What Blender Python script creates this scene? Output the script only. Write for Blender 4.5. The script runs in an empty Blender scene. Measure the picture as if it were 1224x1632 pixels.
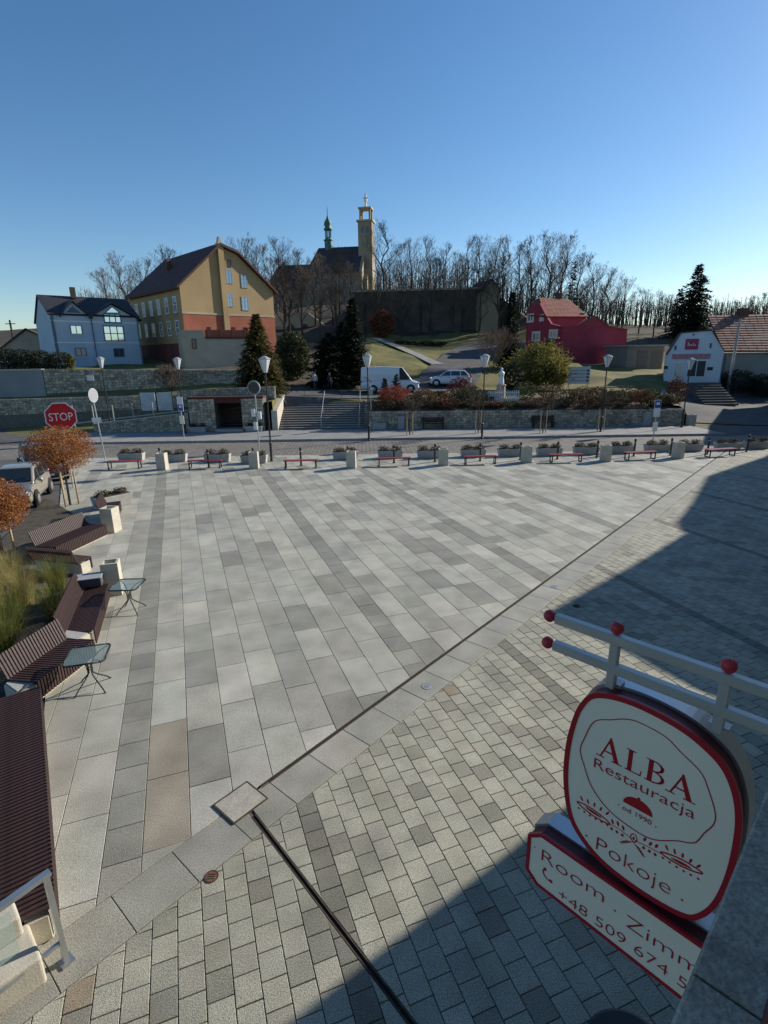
import bpy, math, random
import numpy as np
from mathutils import Vector, Matrix
random.seed(7); np.random.seed(7)
sc = bpy.context.scene
C = sc.collection
R = math.radians
# ------------------------------------------------------------------ camera
F_PX, PITCH, ROLL, CAM_H = 858.93, 0.282664, -0.0130108, 6.0
cp, sp, cr, sr = math.cos(PITCH), math.sin(PITCH), math.cos(ROLL), math.sin(ROLL)
_rt, _up = Vector((1, 0, 0)), Vector((0, sp, cp))
FW = Vector((0, cp, -sp)); RT = _rt*cr + _up*sr; UP = -_rt*sr + _up*cr
cam_d = bpy.data.cameras.new('camera'); cam = bpy.data.objects.new('camera', cam_d); C.objects.link(cam)
cam_d.sensor_fit = 'VERTICAL'; cam_d.sensor_height = 36; cam_d.lens = F_PX/1632*36
cam_d.clip_start = 0.02; cam_d.clip_end = 3000
m = Matrix((RT, UP, -FW)).transposed().to_4x4(); m.translation = (0, 0, CAM_H); cam.matrix_world = m
sc.camera = cam
# ------------------------------------------------------------------ sky, sun, exposure
SUN_EL, SUN_AZ = 25.0, 29.0          # azimuth: degrees from +x towards +y
world = bpy.data.worlds.new('World'); sc.world = world; world.use_nodes = True
wn = world.node_tree; wn.nodes.clear()
sky = wn.nodes.new('ShaderNodeTexSky'); sky.sky_type = 'NISHITA'; sky.sun_disc = False
sky.sun_elevation = R(SUN_EL); sky.sun_rotation = R(90-SUN_AZ)
sky.altitude = 250; sky.air_density = 1.0; sky.dust_density = 0.35; sky.ozone_density = 3.0
bg = wn.nodes.new('ShaderNodeBackground'); bg.inputs[1].default_value = 0.093
wo = wn.nodes.new('ShaderNodeOutputWorld')
hsv = wn.nodes.new('ShaderNodeHueSaturation'); hsv.inputs['Saturation'].default_value = 1.18
wn.links.new(sky.outputs[0], hsv.inputs['Color']); wn.links.new(hsv.outputs[0], bg.inputs[0]); wn.links.new(bg.outputs[0], wo.inputs[0])
sun_d = bpy.data.lights.new('sun', 'SUN'); sun_d.energy = 4.6; sun_d.angle = R(0.55); sun_d.color = (1.0, 0.93, 0.82)
sun = bpy.data.objects.new('sun', sun_d); C.objects.link(sun); sun.location = (60, 40, 60)
_tos = Vector((math.cos(R(SUN_EL))*math.cos(R(SUN_AZ)), math.cos(R(SUN_EL))*math.sin(R(SUN_AZ)), math.sin(R(SUN_EL))))
sun.rotation_euler = _tos.to_track_quat('Z', 'Y').to_euler()
sc.view_settings.view_transform = 'Standard'; sc.view_settings.look = 'None'
sc.view_settings.gamma = 1; sc.view_settings.use_curve_mapping = False
sc.view_settings.exposure = 0.55
# ------------------------------------------------------------------ pixel helpers (photo pixels, 1224 x 1632)
def ray(px, py): return FW + RT*((px-612)/F_PX) - UP*((py-816)/F_PX)
def gr(px, py, z=0.0):
    d = ray(px, py); t = (z-CAM_H)/d.z; return Vector((d.x*t, d.y*t, z))
def at(px, py, Y):
    d = ray(px, py); return d*(Y/d.y) + Vector((0, 0, CAM_H))
def proj(p):
    d = Vector(p)-Vector((0, 0, CAM_H)); w = d.dot(FW)
    if w <= .05: return None
    return 612+F_PX*d.dot(RT)/w, 816-F_PX*d.dot(UP)/w, w
# ------------------------------------------------------------------ materials
MATS = {}
def rgb(c): return (c[0], c[1], c[2], 1)
def mat(name, col, rough=.8, var=.18, scale=3.0, col2=None, bump=0.0, bscale=60.0, metallic=0.0, spec=.4,
        tint=None, speck=0.0, speck_scale=140.0, detail=4.0, coords='pos', stretch=None, transl=0.0, coat=0.0, contrast=(.3, .7)):
    if name in MATS: return MATS[name]
    mt = bpy.data.materials.new(name); mt.use_nodes = True; MATS[name] = mt
    nt = mt.node_tree; N = nt.nodes; L = nt.links; b = N['Principled BSDF']
    b.inputs['Roughness'].default_value = rough; b.inputs['Metallic'].default_value = metallic
    b.inputs['Specular IOR Level'].default_value = spec
    if coat: b.inputs['Coat Weight'].default_value = coat; b.inputs['Coat Roughness'].default_value = .06
    if coords == 'pos': co = N.new('ShaderNodeNewGeometry').outputs['Position']
    else: co = N.new('ShaderNodeTexCoord').outputs['Object']
    if stretch:
        mp = N.new('ShaderNodeMapping'); mp.inputs['Scale'].default_value = stretch
        L.new(co, mp.inputs[0]); co = mp.outputs[0]
    nz = N.new('ShaderNodeTexNoise'); nz.inputs['Scale'].default_value = scale; nz.inputs['Detail'].default_value = detail
    L.new(co, nz.inputs['Vector'])
    rp = N.new('ShaderNodeValToRGB'); rp.color_ramp.elements[0].position = contrast[0]; rp.color_ramp.elements[1].position = contrast[1]
    c2 = col2 if col2 else tuple(min(1, x*(1+var)) for x in col); c1 = col if col2 else tuple(x*(1-var) for x in col)
    rp.color_ramp.elements[0].color = rgb(c1); rp.color_ramp.elements[1].color = rgb(c2)
    L.new(nz.outputs[0], rp.inputs[0]); out = rp.outputs[0]
    if speck:
        n2 = N.new('ShaderNodeTexNoise'); n2.inputs['Scale'].default_value = speck_scale; n2.inputs['Detail'].default_value = 2
        L.new(co, n2.inputs['Vector'])
        r2 = N.new('ShaderNodeMapRange'); r2.inputs[1].default_value = .25; r2.inputs[2].default_value = .75
        r2.inputs[3].default_value = 1-speck; r2.inputs[4].default_value = 1+speck
        L.new(n2.outputs[0], r2.inputs[0])
        mx = N.new('ShaderNodeVectorMath'); mx.operation = 'SCALE'
        L.new(out, mx.inputs[0]); L.new(r2.outputs[0], mx.inputs['Scale']); out = mx.outputs[0]
    if tint:
        if tint == 'object': tn = N.new('ShaderNodeObjectInfo').outputs['Color']
        else:
            a = N.new('ShaderNodeAttribute'); a.attribute_name = 'tint'; tn = a.outputs['Color']
        mx = N.new('ShaderNodeVectorMath'); mx.operation = 'MULTIPLY'
        L.new(out, mx.inputs[0]); L.new(tn, mx.inputs[1]); out = mx.outputs[0]
    L.new(out, b.inputs['Base Color'])
    if bump:
        bn = N.new('ShaderNodeTexNoise'); bn.inputs['Scale'].default_value = bscale; bn.inputs['Detail'].default_value = 3
        L.new(co, bn.inputs['Vector'])
        bp = N.new('ShaderNodeBump'); bp.inputs['Strength'].default_value = bump; bp.inputs['Distance'].default_value = .02
        L.new(bn.outputs[0], bp.inputs['Height']); L.new(bp.outputs[0], b.inputs['Normal'])
    if transl:
        tr = N.new('ShaderNodeBsdfTranslucent'); L.new(out, tr.inputs[0])
        ms = N.new('ShaderNodeMixShader'); ms.inputs[0].default_value = transl
        L.new(b.outputs[0], ms.inputs[1]); L.new(tr.outputs[0], ms.inputs[2]); L.new(ms.outputs[0], N['Material Output'].inputs[0])
    return mt
def glass_mat(name, col, alpha, rough=.05):
    if name in MATS: return MATS[name]
    mt = bpy.data.materials.new(name); mt.use_nodes = True; MATS[name] = mt
    b = mt.node_tree.nodes['Principled BSDF']
    b.inputs['Base Color'].default_value = rgb(col); b.inputs['Roughness'].default_value = rough
    b.inputs['Alpha'].default_value = alpha; b.inputs['Specular IOR Level'].default_value = .8
    return mt
# ------------------------------------------------------------------ mesh helpers
class MB:
    def __init__(s): s.v = []; s.f = []; s.t = []; s.tc = None
    def add(s, vs, fs):
        o = len(s.v); s.v.extend([tuple(v) for v in vs]); s.f.extend([tuple(i+o for i in f) for f in fs])
        if s.tc is not None: s.t.extend([s.tc]*len(fs))
        return s
    def box(s, c, sz, rz=0.0, M=None):
        x, y, z = sz[0]/2, sz[1]/2, sz[2]/2
        vs = [Vector((a*x, b*y, d*z)) for d in (-1, 1) for a, b in ((-1, -1), (1, -1), (1, 1), (-1, 1))]
        if M is not None: vs = [M @ v for v in vs]
        if rz:
            q = Matrix.Rotation(rz, 3, 'Z'); vs = [q @ v for v in vs]
        c = Vector(c); vs = [v+c for v in vs]
        return s.add(vs, [(3, 2, 1, 0), (4, 5, 6, 7), (0, 1, 5, 4), (1, 2, 6, 5), (2, 3, 7, 6), (3, 0, 4, 7)])
    def b2(s, x0, x1, y0, y1, z0, z1): return s.box(((x0+x1)/2, (y0+y1)/2, (z0+z1)/2), (abs(x1-x0), abs(y1-y0), abs(z1-z0)))
    def bevbox(s, c, sz, b=.01, rz=0.0):
        x, y, z = sz[0]/2, sz[1]/2, sz[2]/2; q = Matrix.Rotation(rz, 3, 'Z'); c = Vector(c); rings = []
        def ring(ix, iy, zz):
            return [(ix-b, -iy), (ix, -iy+b), (ix, iy-b), (ix-b, iy), (-ix+b, iy), (-ix, iy-b), (-ix, -iy+b), (-ix+b, -iy)], zz
        vs = []
        for (ix, iy, zz) in ((x-b, y-b, -z), (x, y, -z+b), (x, y, z-b), (x-b, y-b, z)):
            for a, d in ring(ix, iy, zz)[0]: vs.append(q @ Vector((a, d, zz)) + c)
        fs = [tuple(range(7, -1, -1)), tuple(range(24, 32))]
        for r in range(3):
            for i in range(8): fs.append((r*8+i, r*8+(i+1) % 8, r*8+8+(i+1) % 8, r*8+8+i))
        return s.add(vs, fs)
    def tube(s, p0, p1, r0, r1=None, n=6, cap=True):
        if r1 is None: r1 = r0
        p0, p1 = Vector(p0), Vector(p1); d = p1-p0
        if d.length < 1e-6: return s
        d.normalize(); a = d.orthogonal().normalized(); b = d.cross(a); vs = []
        for p, r in ((p0, r0), (p1, r1)):
            for i in range(n):
                t = 2*math.pi*i/n; vs.append(p+a*(math.cos(t)*r)+b*(math.sin(t)*r))
        fs = [(i, (i+1) % n, n+(i+1) % n, n+i) for i in range(n)]
        if cap: fs += [tuple(range(n-1, -1, -1)), tuple(range(n, 2*n))]
        return s.add(vs, fs)
    def path(s, pts, r, n=6):
        for a, b in zip(pts[:-1], pts[1:]): s.tube(a, b, r, r, n)
        return s
    def lathe(s, prof, n=16, c=(0, 0, 0)):
        vs = []; c = Vector(c)
        for r, z in prof:
            for i in range(n):
                t = 2*math.pi*i/n; vs.append(c+Vector((r*math.cos(t), r*math.sin(t), z)))
        fs = []; k = len(prof)
        for j in range(k-1):
            for i in range(n): fs.append((j*n+i, j*n+(i+1) % n, (j+1)*n+(i+1) % n, (j+1)*n+i))
        fs += [tuple(range(n-1, -1, -1)), tuple(range((k-1)*n, k*n))]
        return s.add(vs, fs)
    def prism(s, poly, f0, f1):
        """poly: list of 2-tuples; f0, f1 map (a,b) to 3-D points of the two caps"""
        n = len(poly); vs = [f0(*p) for p in poly]+[f1(*p) for p in poly]
        return s.add(vs, [tuple(range(n-1, -1, -1)), tuple(range(n, 2*n))]+[(i, (i+1) % n, n+(i+1) % n, n+i) for i in range(n)])
    def mesh(s, name, mt, smooth=False):
        me = bpy.data.meshes.new(name); me.from_pydata(s.v, [], s.f); me.materials.append(mt)
        if s.tc is not None:
            at_ = me.attributes.new('tint', 'FLOAT_COLOR', 'FACE')
            at_.data.foreach_set('color', np.array([(t[0], t[1], t[2], 1) for t in s.t], dtype=np.float32).ravel())
        if smooth: me.polygons.foreach_set('use_smooth', [True]*len(me.polygons))
        me.validate(); me.update(); return me
    def build(s, name, mt, parent=None, smooth=False, loc=None, fix=True):
        o = bpy.data.objects.new(name, s.mesh(name, mt, smooth)); C.objects.link(o)
        if fix and len(s.f) < 4000: fixn(o.data)
        if loc is not None: o.location = loc
        if parent is not None: o.parent = parent
        return o
import bmesh
def fixn(me):
    bm = bmesh.new(); bm.from_mesh(me); bmesh.ops.recalc_face_normals(bm, faces=bm.faces[:]); bm.to_mesh(me); bm.free()
def sub(o, lv=1):
    md = o.modifiers.new('sub', 'SUBSURF'); md.levels = lv; md.render_levels = lv; return o
def bevel(o, w=.01, seg=2):
    md = o.modifiers.new('bevel', 'BEVEL'); md.width = w; md.segments = seg; md.limit_method = 'ANGLE'; return o
def tag(o, label, cat, group=None):
    o['label'] = label; o['category'] = cat
    if group: o['group'] = group
    return o
def struct(o, kind='structure'): o['kind'] = kind; return o
def thing(name, label, cat, loc=(0, 0, 0), rz=0.0, group=None):
    o = bpy.data.objects.new(name, None); C.objects.link(o); o.location = loc; o.rotation_euler = (0, 0, rz); o.empty_display_size = .2
    return tag(o, label, cat, group)
def copy_tree(o, parent=None):
    c = o.copy(); C.objects.link(c)
    if parent is not None: c.parent = parent
    for ch in o.children: copy_tree(ch, c)
    return c
ORD = ['first', 'second', 'third', 'fourth', 'fifth', 'sixth', 'seventh', 'eighth', 'ninth', 'tenth', 'eleventh', 'twelfth', 'thirteenth',
       'fourteenth', 'fifteenth', 'sixteenth', 'seventeenth', 'eighteenth', 'nineteenth', 'twentieth']
for t_ in ('twenty', 'thirty', 'forty', 'fifty', 'sixty'):
    ORD += ['%s-%s' % (t_, q) for q in ORD[:9]] + [{'twenty': 'thirtieth', 'thirty': 'fortieth', 'forty': 'fiftieth', 'fifty': 'sixtieth', 'sixty': 'seventieth'}[t_]]
# facade frame of the camera's own building: e along it, n out of it
E2 = Vector((.7111, .7031, 0)).normalized(); N2 = Vector((-E2.y, E2.x, 0))
def fac(s, o, z): return E2*s + N2*o + Vector((0, 0, z))
# ------------------------------------------------------------------ palette
slab_obj = mat('granite_slab', (.375, .362, .300), rough=.62, var=.19, scale=1.4, speck=.55, speck_scale=75, tint='object', bump=.25, bscale=90, detail=6)
slab_att = mat('granite_slab_far', (.375, .362, .300), rough=.62, var=.19, scale=1.4, speck=.5, speck_scale=75, tint='attr', bump=.2, bscale=90, detail=6)
brick_obj = mat('concrete_paver', (.330, .316, .247), rough=.75, var=.20, scale=1.6, speck=.65, speck_scale=85, tint='object', bump=.4, bscale=120, detail=6)
brick_att = mat('concrete_paver_far', (.330, .316, .247), rough=.75, var=.20, scale=1.6, speck=.6, speck_scale=85, tint='attr', bump=.3, bscale=120, detail=6)
mortar = mat('joint_sand', (.10, .092, .075), rough=.95, var=.3, scale=20)
asphalt = mat('asphalt', (.085, .082, .078), rough=.85, var=.25, scale=.7, speck=.3, speck_scale=60, bump=.3, bscale=80)
pave_far = mat('pavement_concrete', (.24, .235, .22), rough=.8, var=.15, scale=.8, speck=.15, speck_scale=30)
kerbm = mat('kerb_stone', (.30, .29, .27), var=.15, scale=2, speck=.2)
grassm = mat('grass_ground', (.075, .085, .020), rough=.95, col2=(.19, .155, .048), scale=.5, speck=.35, speck_scale=9, bump=.6, bscale=14, detail=6)
soil = mat('soil', (.06, .05, .035), rough=1, var=.4, scale=4, bump=.6, bscale=20)
concrete = mat('pale_concrete', (.45, .415, .335), rough=.8, var=.10, scale=4, speck=.12, speck_scale=60, coords='obj', bump=.2, bscale=50)
concrete_g = mat('grey_concrete', (.36, .35, .32), rough=.8, var=.12, scale=4, speck=.15, speck_scale=50, coords='obj', bump=.2, bscale=50)
wood = mat('dark_red_wood', (.028, .014, .014), rough=.6, col2=(.055, .028, .025), scale=3, coords='obj', stretch=(2, 2, 14), speck=.2, speck_scale=30)
wood_red = mat('red_bench_wood', (.22, .035, .035), rough=.5, col2=(.30, .06, .05), scale=4, coords='obj', stretch=(2, 14, 14))
wood_pale = mat('stake_wood', (.34, .25, .14), rough=.8, var=.2, scale=5, stretch=(1, 1, .2))
blackm = mat('black_paint', (.018, .018, .02), rough=.45, var=.2, scale=4)
greym = mat('grey_paint', (.30, .31, .32), rough=.5, var=.08, scale=3)
steel = mat('galvanised_steel', (.48, .50, .50), rough=.38, var=.08, scale=4, metallic=.85)
whitep = mat('white_paint', (.72, .72, .70), rough=.5, var=.05, scale=3)
redp = mat('red_paint', (.42, .03, .045), rough=.35, var=.12, scale=3)
signred = mat('sign_red', (.40, .018, .03), rough=.35, var=.06, scale=3)
signwhite = mat('sign_white', (.84, .80, .66), rough=.45, var=.03, scale=2)
bark = mat('bark', (.055, .045, .036), rough=.95, var=.35, scale=1.2, coords='obj')
bark2 = mat('twig_bark', (.085, .068, .055), rough=.95, var=.3, scale=.6, coords='obj')
glassm = glass_mat('window_glass', (.03, .045, .06), 1.0, .04)
stone_a = mat('wall_stone', (.30, .275, .225), rough=.9, col2=(.50, .46, .38), scale=1.6, speck=.2, speck_scale=14, tint='attr', bump=.4, bscale=12)
mort2 = mat('wall_mortar', (.13, .12, .10), rough=.95, var=.2, scale=4)
# ================================================================== SETTING: ground, hill, road
def sheet(name, poly, z, mt, kind='structure'):
    b = MB(); b.add([(x, y, z) for x, y in poly], [tuple(range(len(poly)))]); o = b.build(name, mt); fixn(o.data)
    if o.data.polygons[0].normal.z < 0: o.data.flip_normals()
    return struct(o, kind)
sheet('ground', [(-900, -300), (900, -300), (900, 1500), (-900, 1500)], -.30, grassm)
COLS = [
 (-300, [(45.4, -.15), (50.25, -.1), (50.6, 1.8), (54.85, 2.5), (55.2, 4.9), (64, 5.2), (90, 6), (130, 9), (170, 11), (600, 14)]),
 (-120, [(45.4, -.15), (50.25, -.1), (50.6, 1.8), (54.85, 2.5), (55.2, 4.9), (64, 5.2), (90, 6.5), (130, 11), (170, 14), (600, 16)]),
 (-35, [(45.4, -.15), (50.25, -.1), (50.6, 2.0), (54.85, 2.5), (55.2, 4.9), (64, 5.3), (85, 7), (100, 9), (130, 15), (170, 18), (600, 20)]),
 (-24, [(45.4, .1), (50.25, .8), (50.6, 2.3), (54.85, 3.1), (55.2, 4.8), (66, 5.0), (85, 7), (100, 9.5), (130, 16), (170, 19), (600, 20)]),
 (-16.2, [(45.4, 1.15), (50.25, 1.8), (50.6, 2.7), (54.85, 3.6), (55.2, 4.6), (66, 5.0), (85, 7), (100, 10), (118, 14.5), (130, 17.2), (170, 19), (600, 20)]),
 (-9.2, [(45.4, 2.5), (49.5, 2.6), (54, 2.9), (58, 3.2), (66, 4.4), (85, 7.5), (97, 9.8), (100, 10.5), (118, 15), (130, 17.2), (170, 19), (600, 20)]),
 (-1.4, [(45.4, 1.5), (49.5, 2.1), (56, 2.4), (60, 3.0), (66, 4.8), (80, 7.3), (90, 8.8), (98.3, 9.9), (98.9, 16.2), (118, 16.8), (130, 17.4), (170, 19), (600, 20)]),
 (6, [(45.4, 1.5), (49.5, 2.1), (56, 2.4), (60, 2.5), (66, 4.1), (80, 6.4), (90, 8), (98.3, 9.9), (98.9, 16.3), (118, 16.8), (130, 17.4), (170, 19), (600, 20)]),
 (19, [(45.4, 1.5), (49, 2.3), (56, 2.6), (62, 2.7), (70, 4.0), (80, 6.0), (90, 8.4), (98.3, 10.1), (98.9, 16.3), (118, 16.8), (130, 17.4), (170, 19), (600, 20)]),
 (24.9, [(45.4, 1.4), (49, 2.1), (56, 2.7), (62, 3.4), (80, 4.9), (98, 12.0), (110, 14.5), (130, 17), (170, 18), (600, 20)]),
 (25.4, [(45.4, .0), (50, .35), (56, 1.5), (62, 3.2), (80, 4.9), (98, 11.5), (110, 14), (130, 16.5), (170, 18), (600, 20)]),
 (31, [(45.4, .0), (50, .4), (56, 1.0), (61, 2.8), (70, 3.6), (80, 4.5), (98, 10), (110, 12.5), (130, 15), (170, 17), (600, 20)]),
 (38, [(45.4, .0), (55, .45), (60, 1.15), (62, 2.9), (80, 4.3), (98, 8.5), (110, 10.5), (130, 13), (170, 15), (600, 18)]),
 (60, [(45.4, .1), (60, 1.3), (66, 2.6), (110, 10), (130, 12), (170, 13), (600, 16)]),
 (150, [(45.4, .1), (60, 1.3), (70, 3), (110, 9), (170, 11), (600, 14)]),
 (300, [(45.4, .1), (60, 1.3), (70, 3), (110, 9), (170, 10), (600, 12)])]
CX = np.array([c[0] for c in COLS])
def Hs(x, ys):
    i = int(np.clip(np.searchsorted(CX, x)-1, 0, len(CX)-2)); t = float(np.clip((x-CX[i])/(CX[i+1]-CX[i]), 0, 1))
    a = np.interp(ys, *zip(*COLS[i][1])); b = np.interp(ys, *zip(*COLS[i+1][1])); return a*(1-t)+b*t
def H(x, y):
    if y < 45.4: return 0.0
    if -9.05 < x < -1.55 and y < 49.4: return max(-.1, (y-45.6)/3.8*2.0-.15)
    return float(Hs(x, [y])[0])
xs = sorted(set(list(range(-300, -120, 20))+list(range(-120, -44, 4))+[round(v, 2) for v in np.arange(-44, 44, .8)]+[-9.15, -9.04, -1.56, -1.45, 24.9, 25.4]+list(range(44, 120, 4))+list(range(120, 301, 20))))
ys = sorted(set([round(v, 2) for v in np.arange(45.4, 60, .4)]+[50.25, 50.6, 54.85, 55.2, 98.3, 98.9]+list(range(60, 104, 1))+list(range(104, 180, 4))+list(range(180, 601, 30))))
hb = MB(); ny = len(ys)
for x in xs:
    for y in ys:
        z = H(x, y)
        if y > 55: z += .12*math.sin(x*.7+y*.31)*math.sin(y*.45-x*.2)
        hb.v.append((x, y, z))
for i in range(len(xs)-1):
    for j in range(ny-1): hb.f.append((i*ny+j, (i+1)*ny+j, (i+1)*ny+j+1, i*ny+j+1))
hill = struct(hb.build('hillside', grassm, smooth=False, fix=False))
litter_shade = mat('leaf_litter_and_shade', (.035, .028, .018), rough=1, col2=(.085, .062, .036), scale=.6, speck=.4, speck_scale=8, bump=.6, bscale=12, detail=6)  # leaf litter and garden soil; dark tone also stands in for hillside shade
hill.data.materials.append(litter_shade)
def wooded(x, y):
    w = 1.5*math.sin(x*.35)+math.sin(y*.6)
    return y+w > 96 or (-20 < x < -2.5 and y+w > 57) or (x > 24 and y+w > 84) or (-1.4 < x < 25 and y < 49.6) or (x < -9 and y+w > 75)  # slope above the stairs is included as painted conifer shade
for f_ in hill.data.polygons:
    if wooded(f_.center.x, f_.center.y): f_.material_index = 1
def drape(name, pts, width, mt, dz=.07, step=.6):
    b = MB(); P_ = [Vector((p[0], p[1], 0)) for p in pts]; S = []
    for a, c in zip(P_[:-1], P_[1:]):
        k = max(1, int((c-a).length/step)); S += [a.lerp(c, i/k) for i in range(k)]
    S.append(P_[-1]); K = max(4, int(width/.6))
    for i, p in enumerate(S):
        d = (S[min(i+2, len(S)-1)]-S[max(i-2, 0)]).normalized(); nn = Vector((-d.y, d.x, 0))
        for k in range(K+1):
            q = p+nn*(width*(.5-k/K)); b.v.append((q.x, q.y, max(H(q.x, q.y), H(q.x+.3, q.y), H(q.x-.3, q.y), H(q.x, q.y+.3), H(q.x, q.y-.3))+dz))
    for i in range(len(S)-1):
        for k in range(K): b.f.append((i*(K+1)+k, (i+1)*(K+1)+k, (i+1)*(K+1)+k+1, i*(K+1)+k+1))
    return struct(b.build(name, mt, fix=False))
drape('upper_street', [(-13, 51.5), (-6, 52), (1.5, 55.5), (7, 61), (9, 68), (12, 78), (15, 84), (22, 87)], 6.5, asphalt)
drape('hill_path', [(-1, 88), (2, 82), (5, 75.5), (7, 70)], 1.6, pave_far, .12)
drape('side_road', [(29.5, 45.5), (31, 50), (35.5, 56), (42, 60), (60, 63)], 7.5, asphalt, .05)
drape('side_pavement', [(25.3, 45.6), (26.6, 50), (28.6, 55), (30.5, 58)], 1.9, pave_far, .14)
# road with setts
def sett_mat():
    mt = bpy.data.materials.new('granite_setts'); mt.use_nodes = True; nt = mt.node_tree; N = nt.nodes; L = nt.links; b = N['Principled BSDF']
    b.inputs['Roughness'].default_value = .75
    g = N.new('ShaderNodeNewGeometry'); mp = N.new('ShaderNodeMapping'); mp.inputs['Rotation'].default_value = (0, 0, .62); L.new(g.outputs['Position'], mp.inputs[0])
    br = N.new('ShaderNodeTexBrick'); br.inputs['Scale'].default_value = 1.0; br.inputs['Brick Width'].default_value = .34; br.inputs['Row Height'].default_value = .22
    br.inputs['Mortar Size'].default_value = .022; br.inputs['Color1'].default_value = (.17, .155, .13, 1); br.inputs['Color2'].default_value = (.24, .215, .18, 1); br.inputs['Mortar'].default_value = (.06, .055, .045, 1)
    L.new(mp.outputs[0], br.inputs[0])
    nz = N.new('ShaderNodeTexNoise'); nz.inputs['Scale'].default_value = .5; L.new(g.outputs['Position'], nz.inputs[0])
    mr = N.new('ShaderNodeMapRange'); mr.inputs[3].default_value = .75; mr.inputs[4].default_value = 1.25; L.new(nz.outputs[0], mr.inputs[0])
    mx = N.new('ShaderNodeVectorMath'); mx.operation = 'SCALE'; L.new(br.outputs[0], mx.inputs[0]); L.new(mr.outputs[0], mx.inputs['Scale']); L.new(mx.outputs[0], b.inputs['Base Color'])
    bp = N.new('ShaderNodeBump'); bp.invert = True; bp.inputs['Distance'].default_value = .02; L.new(br.outputs['Fac'], bp.inputs['Height']); L.new(bp.outputs[0], b.inputs['Normal'])
    return mt
setts = sett_mat()
sheet('road', [(-120, 33.85), (120, 33.85), (120, 40.35), (-120, 39.35)], -.035, setts)
sheet('left_road', [(-120, 39.3), (-23.8, 39.75), (-25.5, 45), (-28.5, 49.75), (-120, 50)], -.04, asphalt)
sheet('right_road', [(25.45, 40.0), (120, 40.3), (120, 46.4), (25.3, 46.4)], -.02, asphalt)
sheet('parking_area', [(-60, -2), (-7.6, -2), (-5.3, 6.5), (-13.9, 22.3), (-20.3, 33.84), (-60, 33.84)], -.03, asphalt)
pv = MB(); pv.prism([(-24.0, 39.85), (25.5, 40.15), (25.4, 45.9), (-9.4, 45.9), (-24.6, 45.6)], lambda x, y: Vector((x, y, -.1)), lambda x, y: Vector((x, y, .10)))
pavement = struct(pv.build('pavement', pave_far))
kb = MB()
for i in range(50):
    x = -24+i*.99; kb.bevbox((x+.49, 39.78+.3*(x+24)/49, .02), (.975, .16, .22), .015, .006)
k_ = kb.build('kerb', kerbm); struct(k_)
# ================================================================== PLAZA PAVING
ANG = .354973
def uv2w(u, v, z=0): return Vector((u*math.cos(ANG)-v*math.sin(ANG), u*math.sin(ANG)+v*math.cos(ANG), z))
def w2uv(x, y): return x*math.cos(ANG)+y*math.sin(ANG), -x*math.sin(ANG)+y*math.cos(ANG)
def clip(poly, hp):
    """keep a*u+b*v<=c"""
    a, b, c = hp; out = []
    for i in range(len(poly)):
        p, q = poly[i], poly[(i+1) % len(poly)]; dp = a*p[0]+b*p[1]-c; dq = a*q[0]+b*q[1]-c
        if dp <= 0: out.append(p)
        if dp*dq < 0:
            t = dp/(dp-dq); out.append((p[0]+(q[0]-p[0])*t, p[1]+(q[1]-p[1])*t))
    return out
def area(p): return abs(sum(p[i][0]*p[(i+1) % len(p)][1]-p[(i+1) % len(p)][0]*p[i][1] for i in range(len(p))))/2
def hp_xy(p, q):
    """half plane to the left of p->q given in world xy, expressed in uv"""
    (u0, v0), (u1, v1) = w2uv(*p), w2uv(*q); dx, dy = u1-u0, v1-v0
    return (dy, -dx, dy*u0-dx*v0)
DS = .5508                                # slope of the drain line in uv
def dl(u): return 6.65+DS*(u-.49)
FAR = hp_xy((40, 34.0), (-40, 33.7)); LEFT = hp_xy((-20.3, 33.84), (-3.3, 3.2))
def inset(poly, d):
    n = len(poly); cx = sum(p[0] for p in poly)/n; cy = sum(p[1] for p in poly)/n; out = []
    s = 1 if sum(poly[i][0]*poly[(i+1) % n][1]-poly[(i+1) % n][0]*poly[i][1] for i in range(n)) > 0 else -1
    for i in range(n):
        p0, p1, p2 = poly[i-1], poly[i], poly[(i+1) % n]
        a = Vector((p1[0]-p0[0], p1[1]-p0[1])); b = Vector((p2[0]-p1[0], p2[1]-p1[1]))
        if a.length < 1e-5 or b.length < 1e-5: out.append(p1); continue
        a.normalize(); b.normalize(); na = Vector((-a.y, a.x))*s; nb = Vector((-b.y, b.x))*s; k = na+nb
        l = k.length_squared
        if l < .3: out.append((p1[0]+na.x*d, p1[1]+na.y*d)); continue
        k = k*(2*d/l); out.append((p1[0]+k.x, p1[1]+k.y))
    return out
def piece(b, poly, top, gap, bev=.004, depth=.03, c=(0, 0)):
    p1 = inset(poly, gap/2); p2 = inset(p1, bev); n = len(poly)
    vs = [(x-c[0], y-c[1], top-depth) for x, y in p1]+[(x-c[0], y-c[1], top-bev) for x, y in p1]+[(x-c[0], y-c[1], top) for x, y in p2]
    fs = [tuple(range(2*n, 3*n))]
    for r in (0, 1):
        for i in range(n): fs.append((r*n+i, r*n+(i+1) % n, (r+1)*n+(i+1) % n, (r+1)*n+i))
    b.add(vs, fs)
def clean(poly):
    out = []
    for p in poly:
        if not out or (abs(p[0]-out[-1][0])+abs(p[1]-out[-1][1])) > .004: out.append(p)
    if len(out) > 2 and abs(out[0][0]-out[-1][0])+abs(out[0][1]-out[-1][1]) < .004: out.pop()
    if len(out) > 2 and sum(out[i][0]*out[(i+1) % len(out)][1]-out[(i+1) % len(out)][0]*out[i][1] for i in range(len(out))) < 0: out.reverse()
    return out
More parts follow.
